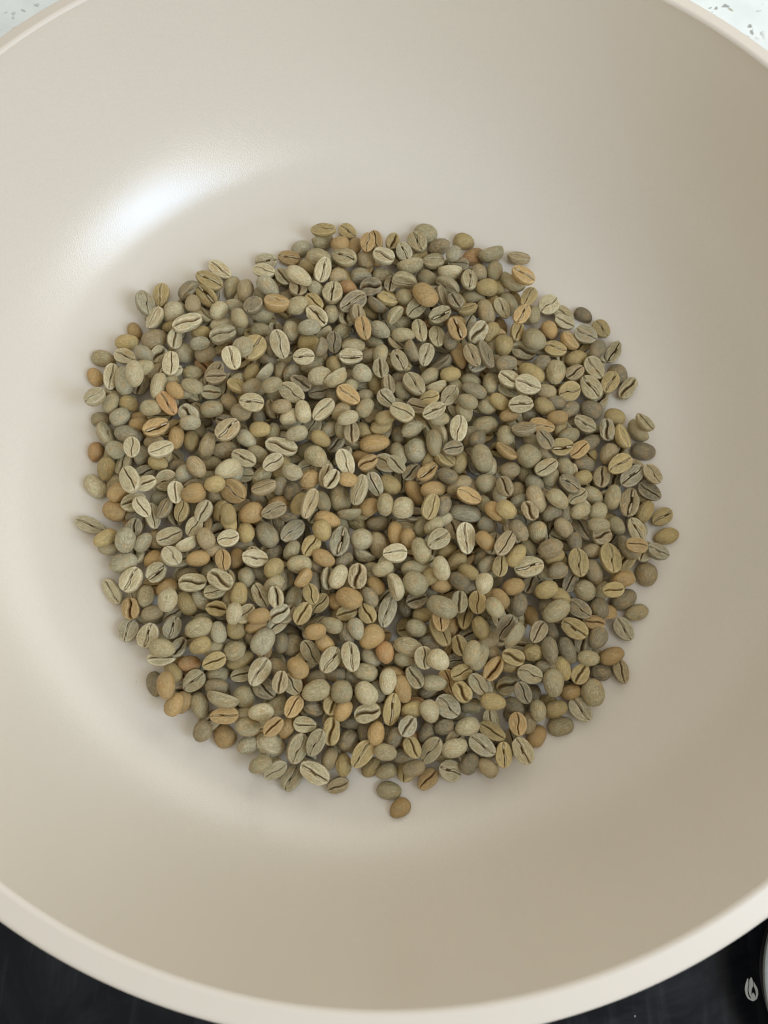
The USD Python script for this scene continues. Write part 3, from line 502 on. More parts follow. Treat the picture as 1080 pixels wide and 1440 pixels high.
    '-1444 -1051 40 195 -3 4 189 122 80 9 s;-1023 -1189 62 24 5 302 177 115 83 7 g;-1185 49 39 241 -1 176 175 119 80 8 g;263 1579 41 212 -1 14 167 110 72 2 o;'
    '-1249 -955 39 134 5 186 178 116 82 2 b;1103 -392 42 49 -9 166 172 126 82 1 g;-280 -450 52 302 13 14 187 121 76 1 g;-170 -1135 39 173 7 165 171 111 77 2 s;'
    '-440 -1755 80 163 -3 183 190 127 81 6 s;513 515 39 205 7 181 171 114 78 1 g;1709 -630 37 241 -10 193 162 105 70 0 p;-1089 825 39 204 -10 169 163 112 78 2 r;'
    '681 489 47 216 6 3 190 131 90 0 o;1339 635 46 353 -6 162 187 134 90 4 o;302 -101 39 187 0 170 173 113 82 1 r;343 1120 81 118 6 179 179 124 89 8 s;'
    '486 -231 79 170 10 178 166 109 77 4 r;994 466 40 258 9 158 163 109 79 6 o;117 1569 45 311 -8 194 186 128 91 1 b;1578 43 50 70 7 190 183 134 97 5 g;'
    '-152 -789 40 109 -3 176 191 132 82 0 s;1258 803 40 257 -8 165 181 117 76 5 g;-868 -1386 39 79 -8 170 172 115 82 8 k;-1585 705 51 341 5 349 188 122 90 0 b;'
    '700 -1048 47 238 5 191 190 137 93 1 g;-1582 1045 43 143 2 0 175 122 91 9 s;402 -1522 48 269 -13 184 168 122 81 3 b;-1439 758 37 24 -1 191 169 116 73 0 o;'
    '-1792 20 33 281 -1 357 168 109 73 8 g;-1559 -661 64 287 -24 185 184 131 82 8 p;120 -1432 76 58 -17 197 190 132 90 2 o;656 -1864 47 206 -8 179 180 128 92 5 k;'
    '247 -885 48 88 -6 160 191 139 90 7 k;539 1031 36 135 -7 190 169 116 75 9 b;-292 -1379 41 91 -10 197 160 106 79 2 g;1328 -325 42 210 -1 173 185 130 86 5 b;'
    '1019 264 45 18 12 204 180 118 86 1 g;-1657 -300 44 338 0 144 167 120 89 6 o;637 -591 47 39 -2 205 183 134 89 5 o;-1059 539 34 75 -5 358 168 110 72 8 k;'
    '188 376 71 261 -8 177 163 113 84 9 s;545 -917 40 312 10 173 166 106 79 5 g;853 -1248 45 357 -1 173 177 128 94 3 p;-733 931 45 280 11 167 190 124 86 8 p;'
    '1529 -803 85 150 -8 203 183 130 87 3 o;117 786 55 246 20 173 187 133 87 6 k;-752 -338 37 352 -8 180 167 118 76 9 t;752 1247 43 262 -18 176 177 119 76 8 g;'
    '786 759 43 155 5 189 169 117 87 6 b;457 1340 42 37 2 209 181 116 80 1 b;-280 -292 47 319 -2 170 172 127 95 1 g;-1827 418 67 332 -4 170 185 131 92 5 b;'
    '60 -1304 65 232 -2 188 183 123 88 2 b;632 656 101 98 -6 6 178 119 77 6 k;-41 410 41 21 -15 180 189 128 83 9 g;-312 -858 41 42 2 355 171 118 87 8 g;'
    '-630 -909 43 192 4 354 175 123 78 3 k;-35 698 38 314 -2 187 169 120 78 7 g;1054 -1426 71 4 5 203 175 122 89 8 g;-853 -647 49 296 -15 168 184 134 88 3 t;'
    '185 1455 74 48 -9 212 183 120 85 0 g;-1328 403 48 159 -1 12 189 134 91 4 k;-1296 -153 49 274 20 186 190 136 86 0 o;-1018 -527 38 164 1 186 162 112 79 2 o;'
    '-181 375 64 144 1 152 168 113 74 9 g;184 -1825 68 183 -14 177 183 126 92 7 r;-656 -194 41 27 6 176 168 119 83 0 s;-1285 -607 56 323 2 339 188 136 85 1 o;'
    '-727 -1761 41 208 -5 184 165 119 82 1 o;1694 -299 39 356 -1 183 180 123 80 5 o;332 -424 90 277 -10 194 189 139 89 4 k;-862 118 34 336 -3 2 165 107 68 0 k;'
    '-272 1378 75 294 -8 173 184 120 79 0 o;-771 1322 95 216 17 170 185 132 82 2 o;1137 -24 68 86 3 24 169 120 85 5 g;1366 -621 70 343 -9 192 160 114 80 6 g;'
    '-520 1508 42 242 1 216 169 109 78 7 p;-687 1114 68 306 -4 157 161 117 78 5 o;793 -1829 42 279 -1 181 164 117 85 6 g;697 -1195 98 332 -9 176 186 131 91 7 b;'
    '-730 -1214 51 47 1 192 163 110 78 5 k;151 -1679 44 296 0 177 184 126 88 7 g;1013 -652 58 139 10 155 189 129 82 9 s;-1067 -396 85 145 30 174 183 128 86 8 g;'
    '-48 1557 66 285 1 159 177 122 76 2 t;-296 624 94 125 6 161 179 132 98 6 g;-314 343 89 212 16 202 182 122 76 4 b;432 399 86 10 -2 29 181 132 98 9 t;'
    '-1696 -577 38 30 -2 187 164 109 77 0 k;-473 1155 126 119 -2 170 190 139 100 7 b;836 -911 127 147 -11 175 163 119 86 6 k;-314 282 168 15 -8 195 168 114 83 2 k;'
    '-397 -1164 140 48 9 145 189 129 95 4 g;-924 -1217 128 147 -12 174 192 142 100 9 p;1089 610 109 98 0 343 185 124 91 5 p;-7 -251 114 102 0 177 178 130 81 2 g;'
    '693 404 96 207 9 153 189 134 84 2 g;-635 379 101 231 4 194 174 124 81 8 o;79 -1448 161 160 -2 345 171 114 81 7 t;539 1174 88 127 5 145 165 119 89 7 o;'
    '-627 892 98 18 1 183 188 139 89 2 k;532 807 107 73 9 199 179 117 77 9 g;11 180 103 248 2 169 163 109 73 8 p;1153 -452 118 223 6 175 192 127 90 8 k;'
    '664 164 72 179 -6 192 176 126 80 3 o;-897 363 177 283 7 357 169 116 77 0 o;-1240 -236 117 238 -13 168 183 123 90 3 k;-1038 498 103 254 5 166 191 132 93 4 g;'
    '-68 719 109 237 1 202 165 111 76 3 t;828 -1082 120 95 -6 209 179 119 87 9 p;-838 -81 124 136 -14 172 191 136 101 6 b;487 -5 102 360 -9 193 174 113 70 6 b;'
    '-1418 589 133 212 -15 184 167 114 76 7 p;660 -1013 121 122 -2 173 167 114 75 2 k;995 -543 141 306 4 178 176 119 84 9 b;1128 406 116 107 4 359 162 118 84 3 t;'
    '-632 552 109 299 -17 352 173 124 80 7 k;182 -481 125 4 -2 156 188 137 87 1 g;-8 -580 81 322 11 220 183 131 90 9 t;12 1118 47 106 -12 138 165 119 76 7 s;'
    '-647 -104 175 76 -11 20 186 136 95 3 o;-928 -244 100 55 -7 170 166 113 77 1 p;819 -110 116 358 16 4 180 116 83 8 s;-288 -1607 156 254 -13 170 184 131 85 3 o;'
    '1088 -243 115 147 -7 194 182 129 88 6 b;1199 211 115 329 -1 190 177 115 72 3 k;-489 -686 123 140 -13 136 186 136 97 3 s;-142 278 120 106 -12 178 190 122 77 0 s;'
    '153 -1291 138 305 3 167 174 121 82 1 k;-374 -128 151 98 -12 191 179 125 83 1 p;513 -702 115 206 7 174 179 126 81 8 t;-1128 796 122 211 -6 164 163 109 82 9 o;'
    '-1380 189 111 35 -7 200 170 111 83 9 o;287 -1027 92 39 9 196 176 117 80 1 k;-1146 -673 129 25 -11 176 170 125 92 6 s;269 -747 109 219 -16 175 188 134 84 0 g;'
    '-73 -73 100 275 1 6 173 114 77 8 o;853 666 114 149 4 159 176 119 84 6 b;208 234 139 137 1 213 189 122 90 3 o;-1154 40 106 199 4 350 163 104 71 8 s;'
    '588 973 121 58 -1 174 177 125 91 4 s;-1436 377 116 150 5 192 188 131 97 1 p;159 -880 113 129 1 214 184 119 83 5 o;-795 -710 141 297 15 172 165 114 81 1 b;'
    '-250 1041 125 290 0 173 181 133 98 5 p;461 -504 141 300 3 180 172 117 83 0 b;-949 174 105 159 7 177 171 111 70 3 g;683 -1354 115 151 -6 182 183 121 80 7 o;'
    '-460 -1342 82 31 1 192 179 125 89 2 o;-1322 -399 106 280 16 168 181 117 74 8 g;194 36 108 224 0 152 178 129 82 7 s;-1271 447 117 121 4 210 185 134 96 9 g;'
    '1105 -1001 117 313 4 346 167 111 79 5 p;-175 -882 107 243 10 185 176 123 91 2 o;417 -1478 122 116 0 166 177 114 75 1 t;327 409 136 106 14 190 171 117 77 4 g;'
    '1235 -128 111 258 16 170 173 113 77 6 b;540 -1199 126 217 -7 188 164 106 79 7 k;88 435 130 32 -10 181 187 138 89 7 t;663 657 168 218 0 177 166 108 70 4 s;'
    '320 947 88 18 14 182 189 135 84 3 r;-414 -416 131 57 12 183 173 112 77 3 s;368 -287 130 21 -4 173 190 127 94 0 s;-259 -725 126 86 16 176 172 124 92 0 g;'
    '-201 -1380 112 75 -7 1 181 119 85 4 o;1108 -731 125 226 20 177 164 117 86 4 o;-780 -931 133 297 4 167 162 118 80 1 g;-250 663 183 311 6 338 182 121 87 9 s;'
    '886 267 113 297 13 171 184 129 90 2 g;-57 -1089 139 16 -4 181 181 132 92 6 b;-841 626 105 253 5 157 171 113 77 1 g;36 -759 140 261 -18 177 168 123 89 7 s;'
    '610 -263 94 66 -11 194 185 122 83 6 g;-633 168 108 178 7 186 164 111 79 8 p;898 446 103 163 9 184 188 123 83 7 o;715 -685 87 234 1 171 192 129 81 5 k;'
    '-724 -1271 116 93 -10 201 163 109 73 1 t;-99 529 105 2 -3 192 191 131 94 6 p;40 942 96 104 13 191 172 120 81 4 s;-524 -987 87 130 19 203 168 109 69 9 t;'
    '-658 -480 115 281 -1 215 184 136 86 4 k;693 -411 120 88 -7 182 187 122 79 8 k;-913 -458 109 287 -7 191 183 128 84 0 s;312 -1203 101 258 24 181 186 129 93 1 o;'
    '986 -1277 113 79 -20 171 186 121 83 5 p;329 1181 153 216 2 200 186 120 89 3 s;-134 -376 96 2 1 339 163 119 78 8 o;531 344 131 333 13 215 183 134 84 3 p;'
    '1019 -17 115 170 0 181 181 120 81 4 g;466 -915 117 201 13 186 168 118 87 7 o;460 582 112 69 -14 156 166 113 71 9 g;-247 -1075 116 257 5 195 173 116 84 7 o;'
    '-261 867 63 187 -13 220 185 121 87 9 g;190 -1636 114 205 -10 187 173 121 75 1 r;-968 -874 132 88 5 171 191 131 89 7 g;486 169 98 37 -3 27 181 120 81 5 g;'
    '-449 173 168 251 5 191 183 128 84 1 g;-303 1213 109 61 -12 183 192 126 93 9 b;-448 974 112 254 -4 4 179 132 98 6 s;-1122 -493 140 103 10 172 163 113 82 0 t;'
    '923 -747 124 94 2 357 161 104 71 1 s;113 662 132 152 -3 197 190 133 99 6 o;-411 737 124 296 -10 208 178 126 84 3 b;-1425 -6 120 127 15 174 167 120 85 1 g;'
    '-1148 -902 101 140 -3 162 186 132 97 8 s;-860 873 115 160 -10 172 178 116 78 7 o;922 -337 106 151 0 6 169 110 72 8 o;-467 506 119 190 0 195 181 130 84 2 g;'
    '1028 159 119 64 8 166 189 137 90 5 t;286 764 125 234 4 186 188 130 82 9 b;-183 104 101 154 0 209 189 134 96 3 g;-15 -1592 118 141 -7 170 187 127 85 9 g;'
    '1297 -356 117 127 3 174 179 119 76 4 p;-680 -294 109 134 2 191 174 114 79 1 o;298 -132 110 31 -1 197 171 119 74 2 p;784 889 98 23 1 203 171 125 80 6 t;'
    '-633 -796 95 57 -10 195 166 118 86 0 o;-691 712 110 206 -11 167 181 129 89 0 g;-376 -900 113 113 -7 168 172 119 82 1 g;-486 -1521 111 285 0 154 192 137 90 5 r;'
    '817 80 136 95 -4 199 186 122 92 1 g;-1071 325 113 234 0 149 182 129 86 8 o;603 -1508 135 108 -4 192 182 122 89 8 s;-659 -1095 91 166 2 197 178 119 81 9 o;'
    '-985 -1046 130 336 -4 178 166 119 83 1 k;-28 -1278 120 135 29 164 173 128 81 9 b;-272 449 156 68 3 184 181 127 83 6 s;764 794 146 79 -14 349 140 108 66 1 g;'
    '-165 -1465 155 121 -15 0 140 98 66 7 k;1176 196 178 77 -11 354 140 98 66 6 o;310 -47 175 80 5 349 140 98 66 4 o;-1616 282 94 0 -2 335 140 98 66 6 t;'
    '694 -950 182 0 2 346 140 98 66 7 o;112 541 191 43 7 341 140 98 66 0 k;-1130 -307 113 33 -10 6 140 98 66 6 b;1160 237 241 0 2 360 140 99 66 0 t;'
    '-1209 -379 141 112 2 340 140 98 66 0 g;-960 521 168 34 3 15 140 98 66 1 p;156 -1013 119 109 -7 13 140 98 66 1 k;-773 676 185 148 1 341 140 100 66 1 k;'
    '-443 365 123 11 -6 354 159 104 66 6 k;536 725 172 107 -12 17 191 110 66 6 t;-1240 1048 109 138 6 221 178 106 69 5 g;-1046 -299 166 0 6 354 140 98 66 4 b;'
    '735 -270 116 60 4 15 140 98 66 6 b;-401 -765 183 140 -2 15 140 98 66 1 k;-1139 -176 142 65 5 328 140 98 66 6 g;1102 -162 182 59 -3 2 140 102 66 2 g;'
    '547 1464 122 169 4 172 154 106 66 4 k;14 -963 119 41 -1 173 140 98 66 2 g;-186 548 200 128 8 35 155 104 66 3 k;292 -916 139 0 -11 23 140 98 66 6 k;'
    '-1341 -79 133 22 -4 338 140 98 66 6 k;1136 -850 93 0 2 357 140 98 66 4 k;555 -1610 86 10 15 342 140 98 66 6 g;-1111 975 120 23 10 0 150 108 67 7 p;'
    '159 1109 109 1 -4 359 140 98 66 4 t;706 -786 137 0 -1 15 140 98 66 2 g;1006 -1397 157 0 4 14 140 98 66 4 k;-1188 714 176 23 2 21 146 112 66 4 b;'
    '-887 -158 172 0 -3 197 140 98 66 1 g;-1032 1125 114 1 2 349 151 118 73 1 s;-1409 488 181 66 -3 354 140 110 74 7 g;-1271 -155 195 65 8 351 140 119 79 1 s;'
    '-1337 -1337 118 5 1 179 179 104 66 3 p;-1740 -630 96 0 -8 16 140 98 66 1 g;813 116 225 88 6 352 140 116 76 2 g;-416 -869 192 101 -8 3 140 98 66 6 k;'
    '1175 375 175 0 17 6 140 98 66 2 k;-1492 75 167 0 -10 0 140 98 66 6 b;-786 -297 108 159 -7 9 140 98 66 6 s;131 431 208 117 -4 349 140 98 66 4 g;'
    '-1268 -716 108 0 -11 178 140 98 66 2 s;-1430 -295 112 22 -2 0 140 110 73 7 s;-610 339 176 0 3 15 140 98 66 6 b;783 -1380 164 0 8 16 140 98 66 0 o;'
    '-878 -613 118 21 6 346 140 98 66 7 s;-41 844 126 147 8 18 140 104 66 6 g;926 -1555 43 58 -7 357 160 104 66 7 k;-187 -1717 107 0 -9 8 140 98 66 6 k;'
    '790 1163 109 62 4 18 140 98 66 2 o;-685 603 172 83 3 341 140 98 66 6 b;143 -751 192 0 -5 7 140 98 66 0 k;425 1167 169 107 -13 217 177 104 66 0 b;'
    '-452 1220 200 127 4 27 142 100 67 2 s;44 -1786 112 90 5 347 140 98 66 4 k;644 -695 157 40 -4 352 140 98 66 7 k;583 135 144 70 -6 6 156 104 66 0 k;'
    '999 305 135 41 6 7 140 98 66 3 k;681 -1306 182 129 0 5 140 98 66 6 b;-22 -1541 194 110 9 14 140 98 66 4 k;-585 -842 160 92 -1 9 140 99 66 3 k;'
    '-234 -733 209 42 8 347 140 98 66 3 k;529 -908 189 0 12 6 140 98 66 9 k;-1573 1 125 76 4 353 140 106 66 6 s;-1177 -521 199 64 -6 184 140 103 66 1 g;'
    '-1523 610 128 56 2 3 140 98 66 9 b;-293 76 122 43 -10 165 140 98 66 2 k;-343 162 200 43 -6 349 140 98 66 6 s;-1434 -567 110 118 17 3 148 103 66 4 b;'
    '-622 -870 219 92 -8 360 140 98 66 1 k;-279 -1442 159 0 -15 9 140 98 66 6 k;-501 -534 60 82 13 181 140 98 66 4 k;-109 -954 159 110 -18 5 140 98 66 4 o;'
    '-1044 -664 201 0 11 355 140 98 66 4 b;138 -1912 119 0 -8 14 140 98 66 4 k;-386 -1459 151 20 12 2 140 98 66 6 b;1086 -699 204 20 -3 350 140 98 66 4 o;'
    '934 -109 129 97 6 343 140 98 66 1 g;541 291 201 117 1 340 152 108 67 3 g;-1722 965 33 112 -1 6 142 99 66 2 t;-664 -903 275 32 -18 345 140 98 66 6 g;'
    '1175 -414 189 86 0 2 140 98 66 9 k;-816 270 118 92 -3 3 140 98 66 0 k;-745 758 230 101 9 360 164 104 66 0 k;368 168 131 117 0 136 224 158 98 2 g;'
    '-89 1110 79 137 4 349 140 98 66 1 o;618 -46 73 117 -7 186 150 104 66 2 k;467 809 224 89 0 348 140 98 66 4 k;-1598 211 145 0 7 5 140 98 66 1 t;'
    '-652 -230 179 92 11 358 140 98 66 4 s;-196 281 199 148 6 2 140 98 66 1 k;-815 508 146 110 -11 8 164 104 66 2 g;-1578 -424 111 0 -2 0 140 98 66 7 k;'
    '-1574 -511 125 75 -9 185 140 110 66 2 k;264 -1073 166 0 -1 9 140 98 66 2 o;1042 -998 180 30 -2 344 140 98 66 4 k;-664 1209 111 1 -5 357 140 98 66 6 b;'
    '1098 676 177 42 17 359 140 111 74 9 k;-1216 -807 112 21 12 2 140 98 66 0 b;842 1310 75 88 1 24 140 98 66 6 o;-826 -1680 122 0 -14 6 140 98 66 7 g;'
    '-934 -991 198 93 6 357 140 98 66 2 b;-1241 906 131 6 2 5 140 98 66 6 o;-744 -817 182 121 -11 7 140 98 66 0 k;-227 1229 189 137 -1 14 140 118 78 0 r;'
    '1066 -4 183 148 -8 5 140 98 66 0 b;-347 1030 193 91 0 353 140 108 66 1 g;-1453 957 104 1 -8 7 140 98 66 6 o;144 1003 106 12 -3 360 140 108 67 4 g;'
    '634 97 201 61 11 359 140 104 68 2 k;215 -430 183 0 0 173 140 98 66 8 k;298 -1243 165 0 -4 14 140 98 66 7 k;-92 -1775 109 90 2 355 140 98 66 7 k;'
    '654 -1235 227 30 12 356 140 98 66 0 b;-934 -171 243 64 -5 7 140 98 66 7 s;383 -456 202 11 -9 354 140 98 66 2 p;-525 1441 115 137 -2 337 140 98 66 6 o;'
    '69 1279 140 81 4 175 140 98 66 3 k;-800 -20 208 149 -5 2 146 102 66 4 g;994 -210 198 127 4 7 140 108 66 1 s;-1111 -50 122 0 2 352 140 98 66 2 g;'
    '769 658 176 79 -3 351 140 98 66 7 k;1072 1084 101 87 -1 24 140 98 66 4 g;-1197 297 32 121 0 357 140 98 66 1 b;801 -990 195 68 10 339 140 98 66 7 k;'
    '-61 -786 197 0 -15 336 140 98 66 9 k;588 -231 175 138 2 354 140 98 66 6 b;380 218 255 11 16 352 140 98 66 4 g;-313 371 235 91 1 17 140 98 66 4 k;'
    '200 730 199 108 4 254 162 113 95 4 k;-828 1215 123 128 -5 20 140 98 66 6 g;-94 709 177 12 -16 346 140 98 66 4 b;263 -515 203 61 5 20 140 98 66 1 g;'
    '1519 -842 170 10 -9 11 145 107 66 3 t;-547 -1250 88 62 -15 2 145 136 77 7 b;692 1409 122 97 2 2 144 120 70 9 b;-277 916 148 49 3 342 143 122 70 3 g;'
    '-825 131 97 125 2 6 155 104 66 4 o;1628 -1020 36 20 8 346 169 104 66 7 g;850 270 195 22 1 17 140 98 66 7 t;713 356 160 6 -4 12 146 122 79 7 g;'
    '841 -111 187 11 7 360 140 109 66 1 b;-1237 -1277 127 63 16 178 140 98 66 8 s;-1118 -977 160 131 -5 353 140 98 66 2 s;888 -245 142 83 8 3 140 98 66 7 b;'
    '-1071 -1770 104 62 -15 344 140 114 73 7 b;-642 -1135 162 47 -3 191 156 104 66 0 p;-1022 -942 201 11 1 171 140 98 66 4 g;-1023 -1281 186 31 -10 350 140 98 66 6 g;'
    '393 -387 254 70 4 359 140 98 66 0 k;703 -631 211 69 15 183 157 111 74 4 p;1179 -865 155 58 -1 189 140 98 66 6 k;-793 -1213 181 122 11 346 140 98 66 6 k;'
    '-556 -1756 147 61 -3 6 140 98 66 3 t;-216 436 250 43 -14 7 140 98 66 1 g;-656 -354 182 11 1 357 149 104 66 0 t;-314 -1923 93 76 1 325 142 100 66 6 b;'
    '1389 113 109 31 6 0 160 108 66 4 k;-1689 -56 75 76 8 156 162 113 69 2 g;87 1010 209 49 -17 258 146 102 71 9 g;-871 560 208 65 -9 350 141 99 66 7 o;'
    '241 564 108 164 13 9 158 104 66 3 b;-838 -841 200 102 13 351 140 109 71 6 p;-1081 -783 102 64 6 359 140 108 66 7 g;732 -985 253 128 -3 8 140 98 66 4 t;'
    '-673 -670 140 42 7 7 140 98 66 2 k;-421 1684 48 7 -5 104 164 115 92 3 g;389 995 137 17 23 168 153 107 70 1 g;-697 -1526 118 141 10 182 158 128 84 0 k;'
    '-966 956 129 93 -5 350 140 122 78 7 g;-458 621 176 28 1 89 188 132 87 9 g;-630 -1985 79 35 -3 218 159 104 66 1 p;1392 -899 114 57 -3 356 140 98 66 1 g;'
    '-730 318 140 110 -11 215 140 98 66 2 b;-628 -1392 137 141 -12 10 140 106 66 2 b;-36 -889 185 129 1 351 140 99 66 4 t;1161 -1531 95 10 -7 5 140 100 66 3 t;'
    '-1447 -82 198 159 7 356 140 98 66 1 o;1103 447 191 169 1 350 140 103 66 4 b;-40 495 177 108 -13 360 140 98 66 4 o;1730 217 57 125 -3 263 175 122 98 4 g;'
    '984 798 87 169 1 173 177 139 86 5 g;-1321 418 207 0 -9 17 140 101 66 6 p;-75 -367 166 32 -8 6 140 112 71 4 t;-1478 272 120 12 10 185 156 104 66 0 o;'
    '-461 1099 199 137 5 175 159 108 66 0 o;58 -216 181 138 -5 6 157 119 74 2 o;-1195 -255 197 11 -9 178 140 98 66 1 b;-113 1503 125 1 -17 21 140 130 74 7 b;'
    '-1202 -1001 155 122 -4 6 159 107 66 4 o;665 -764 219 35 -11 10 140 98 66 1 s;893 -331 193 31 14 357 140 98 66 4 s;-1468 -433 120 104 6 209 189 106 66 6 p;'
    '1293 -502 116 121 8 189 178 114 71 0 k;-1340 -898 116 48 -2 7 145 116 76 4 t;-1265 -1423 117 132 7 344 140 98 66 7 o;1404 -550 146 20 16 185 144 128 79 2 b;'
    '214 -797 241 5 1 20 184 104 66 4 g;441 -1808 99 39 8 190 140 98 66 1 b;-770 -165 195 48 -6 358 162 104 66 9 g;-714 145 165 83 -4 358 140 98 66 4 g;'
    '-769 542 232 55 14 100 165 116 69 4 s;-1213 187 109 121 2 6 140 98 66 0 g;1289 1120 30 146 -5 182 155 119 68 0 g;131 -1531 208 105 -5 10 175 106 67 7 t;'
    '930 -873 156 59 6 185 140 98 66 2 k;1345 -37 112 170 -13 5 155 113 68 2 k;658 -345 194 117 20 7 140 98 66 0 g;596 -1173 276 108 6 337 155 104 66 3 o;'
    '110 4 164 108 17 340 193 104 66 7 p;-1029 -407 191 74 -4 257 140 98 77 0 o;144 -1348 210 175 -7 358 143 100 66 1 g;-538 -955 157 77 12 11 156 104 66 2 p;'
    '-221 -1660 215 60 3 12 140 98 66 7 t;221 -988 179 21 0 171 140 112 72 3 k;1302 37 155 36 -5 180 153 104 66 4 t;569 332 275 158 -7 4 140 98 66 2 g;'
    '-439 -650 208 62 3 175 152 113 67 0 o;644 -623 288 128 8 360 140 98 66 4 t;-1351 760 104 129 -15 1 149 137 88 1 p;-1020 -523 145 32 0 183 140 99 66 8 s;'
    '764 -296 226 88 -7 12 140 98 66 1 p;941 -635 158 107 10 12 140 98 66 6 g;219 -1162 188 165 -5 341 140 110 66 1 g;498 499 165 122 1 9 140 98 66 4 g;'
    '463 -1349 116 20 -2 178 140 98 66 1 k;-1142 599 100 61 -5 208 208 111 66 7 b;-879 78 221 139 -4 350 149 105 66 6 s;787 -273 292 112 9 149 149 104 66 7 b;'
    '-191 1631 105 73 9 353 155 104 66 4 t;-991 -1435 100 20 14 7 142 99 66 4 g;-985 -1193 231 103 7 5 140 100 66 2 s;1154 -577 120 148 0 166 174 108 70 2 g;'
    '-1254 97 136 94 5 341 155 104 66 7 o;1262 -302 177 40 3 176 149 104 66 1 g;1067 -1634 111 10 5 13 140 99 66 4 o;-36 1659 115 107 1 161 162 104 66 1 t;'
    '-1412 826 163 85 -5 213 150 108 66 3 p;-55 -1976 34 44 -3 5 140 98 66 3 o;952 -1790 33 57 2 5 145 111 68 4 t;-203 -1821 113 60 -5 336 144 129 77 3 k;'
    '-555 -677 210 62 -9 20 140 98 66 2 g;-129 -20 152 159 8 12 140 98 66 4 t;-586 214 171 170 -6 2 144 106 70 4 s;920 1316 120 144 -3 251 192 134 98 6 g;'
    '-400 -1641 148 165 -17 357 140 98 66 9 k;-1197 -1601 94 63 -14 16 149 110 71 7 t;275 -1775 117 64 4 353 140 98 66 4 k;-324 606 228 100 -3 343 147 103 66 6 o;'
    '594 1063 174 28 8 152 157 104 66 3 o;-1466 -948 112 85 -4 20 150 112 67 6 g;1325 -1113 117 165 7 190 140 98 66 2 t;-1689 370 122 149 -1 6 140 109 66 7 o;'
    '-890 -366 169 27 13 2 140 98 66 9 b;-615 -1242 155 92 14 347 140 98 66 0 k;-955 443 222 149 -1 207 150 104 66 1 o;-850 426 274 34 8 24 140 98 66 1 b;'
    '-425 -1305 158 126 -4 172 171 107 70 1 g;-8 695 219 81 -4 353 163 104 66 0 g;-53 372 109 153 9 349 146 102 66 1 g;-949 -499 235 112 -9 25 140 98 66 6 o;'
    '1336 -646 134 5 -18 7 140 98 66 7 b;-1507 -609 161 54 -6 348 140 98 66 2 s;84 -1814 174 59 3 360 140 98 66 6 k;-52 271 176 22 15 356 140 98 66 2 b;'
    '-494 49 127 43 2 342 140 98 66 0 g;852 -1027 251 78 -3 26 155 104 66 3 k;-66 -972 233 120 5 18 140 98 66 1 k;-38 -225 185 114 -4 167 174 104 66 6 s;'
    '984 80 198 126 5 333 140 98 66 4 g;-578 1231 168 83 10 189 157 131 86 2 b;509 1528 177 63 9 351 140 107 69 7 s;-1370 -399 180 65 -4 156 140 98 66 6 k;'
    '461 555 227 6 -5 350 140 102 66 4 o;1279 1025 85 152 -3 179 152 104 66 3 p;1110 -1395 149 107 2 12 159 104 66 7 o;1227 -611 213 96 -6 15 140 98 66 6 k;'
    '-1442 -709 106 38 -9 359 140 118 67 7 t;834 617 270 6 1 9 146 102 66 4 k;-847 -1429 101 20 1 190 142 99 66 0 g;195 -1981 129 15 4 349 140 98 66 4 b;'
    '-201 -423 171 6 -8 104 158 110 73 0 g;333 -530 272 41 -3 19 140 98 66 4 g;-825 1032 144 1 -5 102 177 124 98 6 p;1031 -805 168 127 11 40 140 98 66 6 g;'
    '-487 -92 114 43 12 176 140 113 74 1 p;-110 161 163 138 -16 2 140 98 66 0 o;1075 -1164 85 102 6 21 160 104 66 0 k;-572 -1087 217 52 11 173 140 98 66 2 b;'
    '-1143 435 148 6 18 192 144 102 66 3 g;-614 -1096 286 42 1 180 142 99 66 5 s;-280 -996 177 130 13 344 140 98 66 1 t;-788 -1747 167 0 8 346 152 114 66 7 g;'
    '-1751 37 120 150 1 348 140 119 70 2 s;-798 -1849 96 20 -15 353 140 105 70 7 s;296 -1530 116 20 8 13 140 98 66 6 k;667 -1773 108 150 3 188 174 104 66 0 o;'
    '507 971 190 1 -2 349 140 98 66 0 t;1372 -509 266 0 0 347 140 98 66 2 g;530 -1957 112 58 0 10 140 103 66 4 k;-35 1099 161 142 -3 259 164 115 75 6 k;'
    '1437 1128 33 146 -3 1 140 104 66 6 k;-567 -281 220 92 14 1 140 113 73 2 k;-1513 290 235 170 6 7 144 112 68 0 g;-244 -12 124 48 -14 145 159 104 66 1 p;'
    '1367 -1401 35 0 -5 1 148 110 73 9 k;-1521 729 116 66 7 212 140 120 78 5 p;733 -786 257 78 -1 185 140 98 66 4 o;-964 953 249 119 -3 348 150 108 72 1 g;'
    '380 -888 208 10 15 1 140 98 66 6 t;-362 -176 212 77 -2 209 168 104 66 3 b;-1353 396 269 139 -6 349 140 98 66 1 t;-1140 -730 228 11 -1 354 151 104 66 0 t;'
    '-583 -427 198 0 15 0 140 106 66 3 k;783 355 227 147 -11 359 140 98 66 4 o;1235 134 191 21 2 349 155 104 66 1 g;-992 -1513 142 0 5 15 140 98 66 4 b;'
    '438 -1135 117 79 4 350 140 98 66 1 t;-1257 -421 207 80 -12 167 140 98 66 1 o;477 -1269 179 109 1 184 140 104 66 3 o;-257 140 257 82 -2 352 140 98 66 0 g;'
    '-111 -678 110 154 -13 249 165 115 84 9 p;-524 -1502 200 131 0 166 143 116 77 1 g;-456 -1739 152 175 -13 185 141 99 66 6 g;-704 431 153 12 -1 359 140 98 66 4 g;'
    '1364 -1019 138 116 4 345 140 116 66 6 k;101 820 143 142 -8 189 140 103 66 3 b;-859 -1344 148 21 1 343 178 104 66 4 o;-455 -204 231 48 9 19 155 118 69 9 t;'
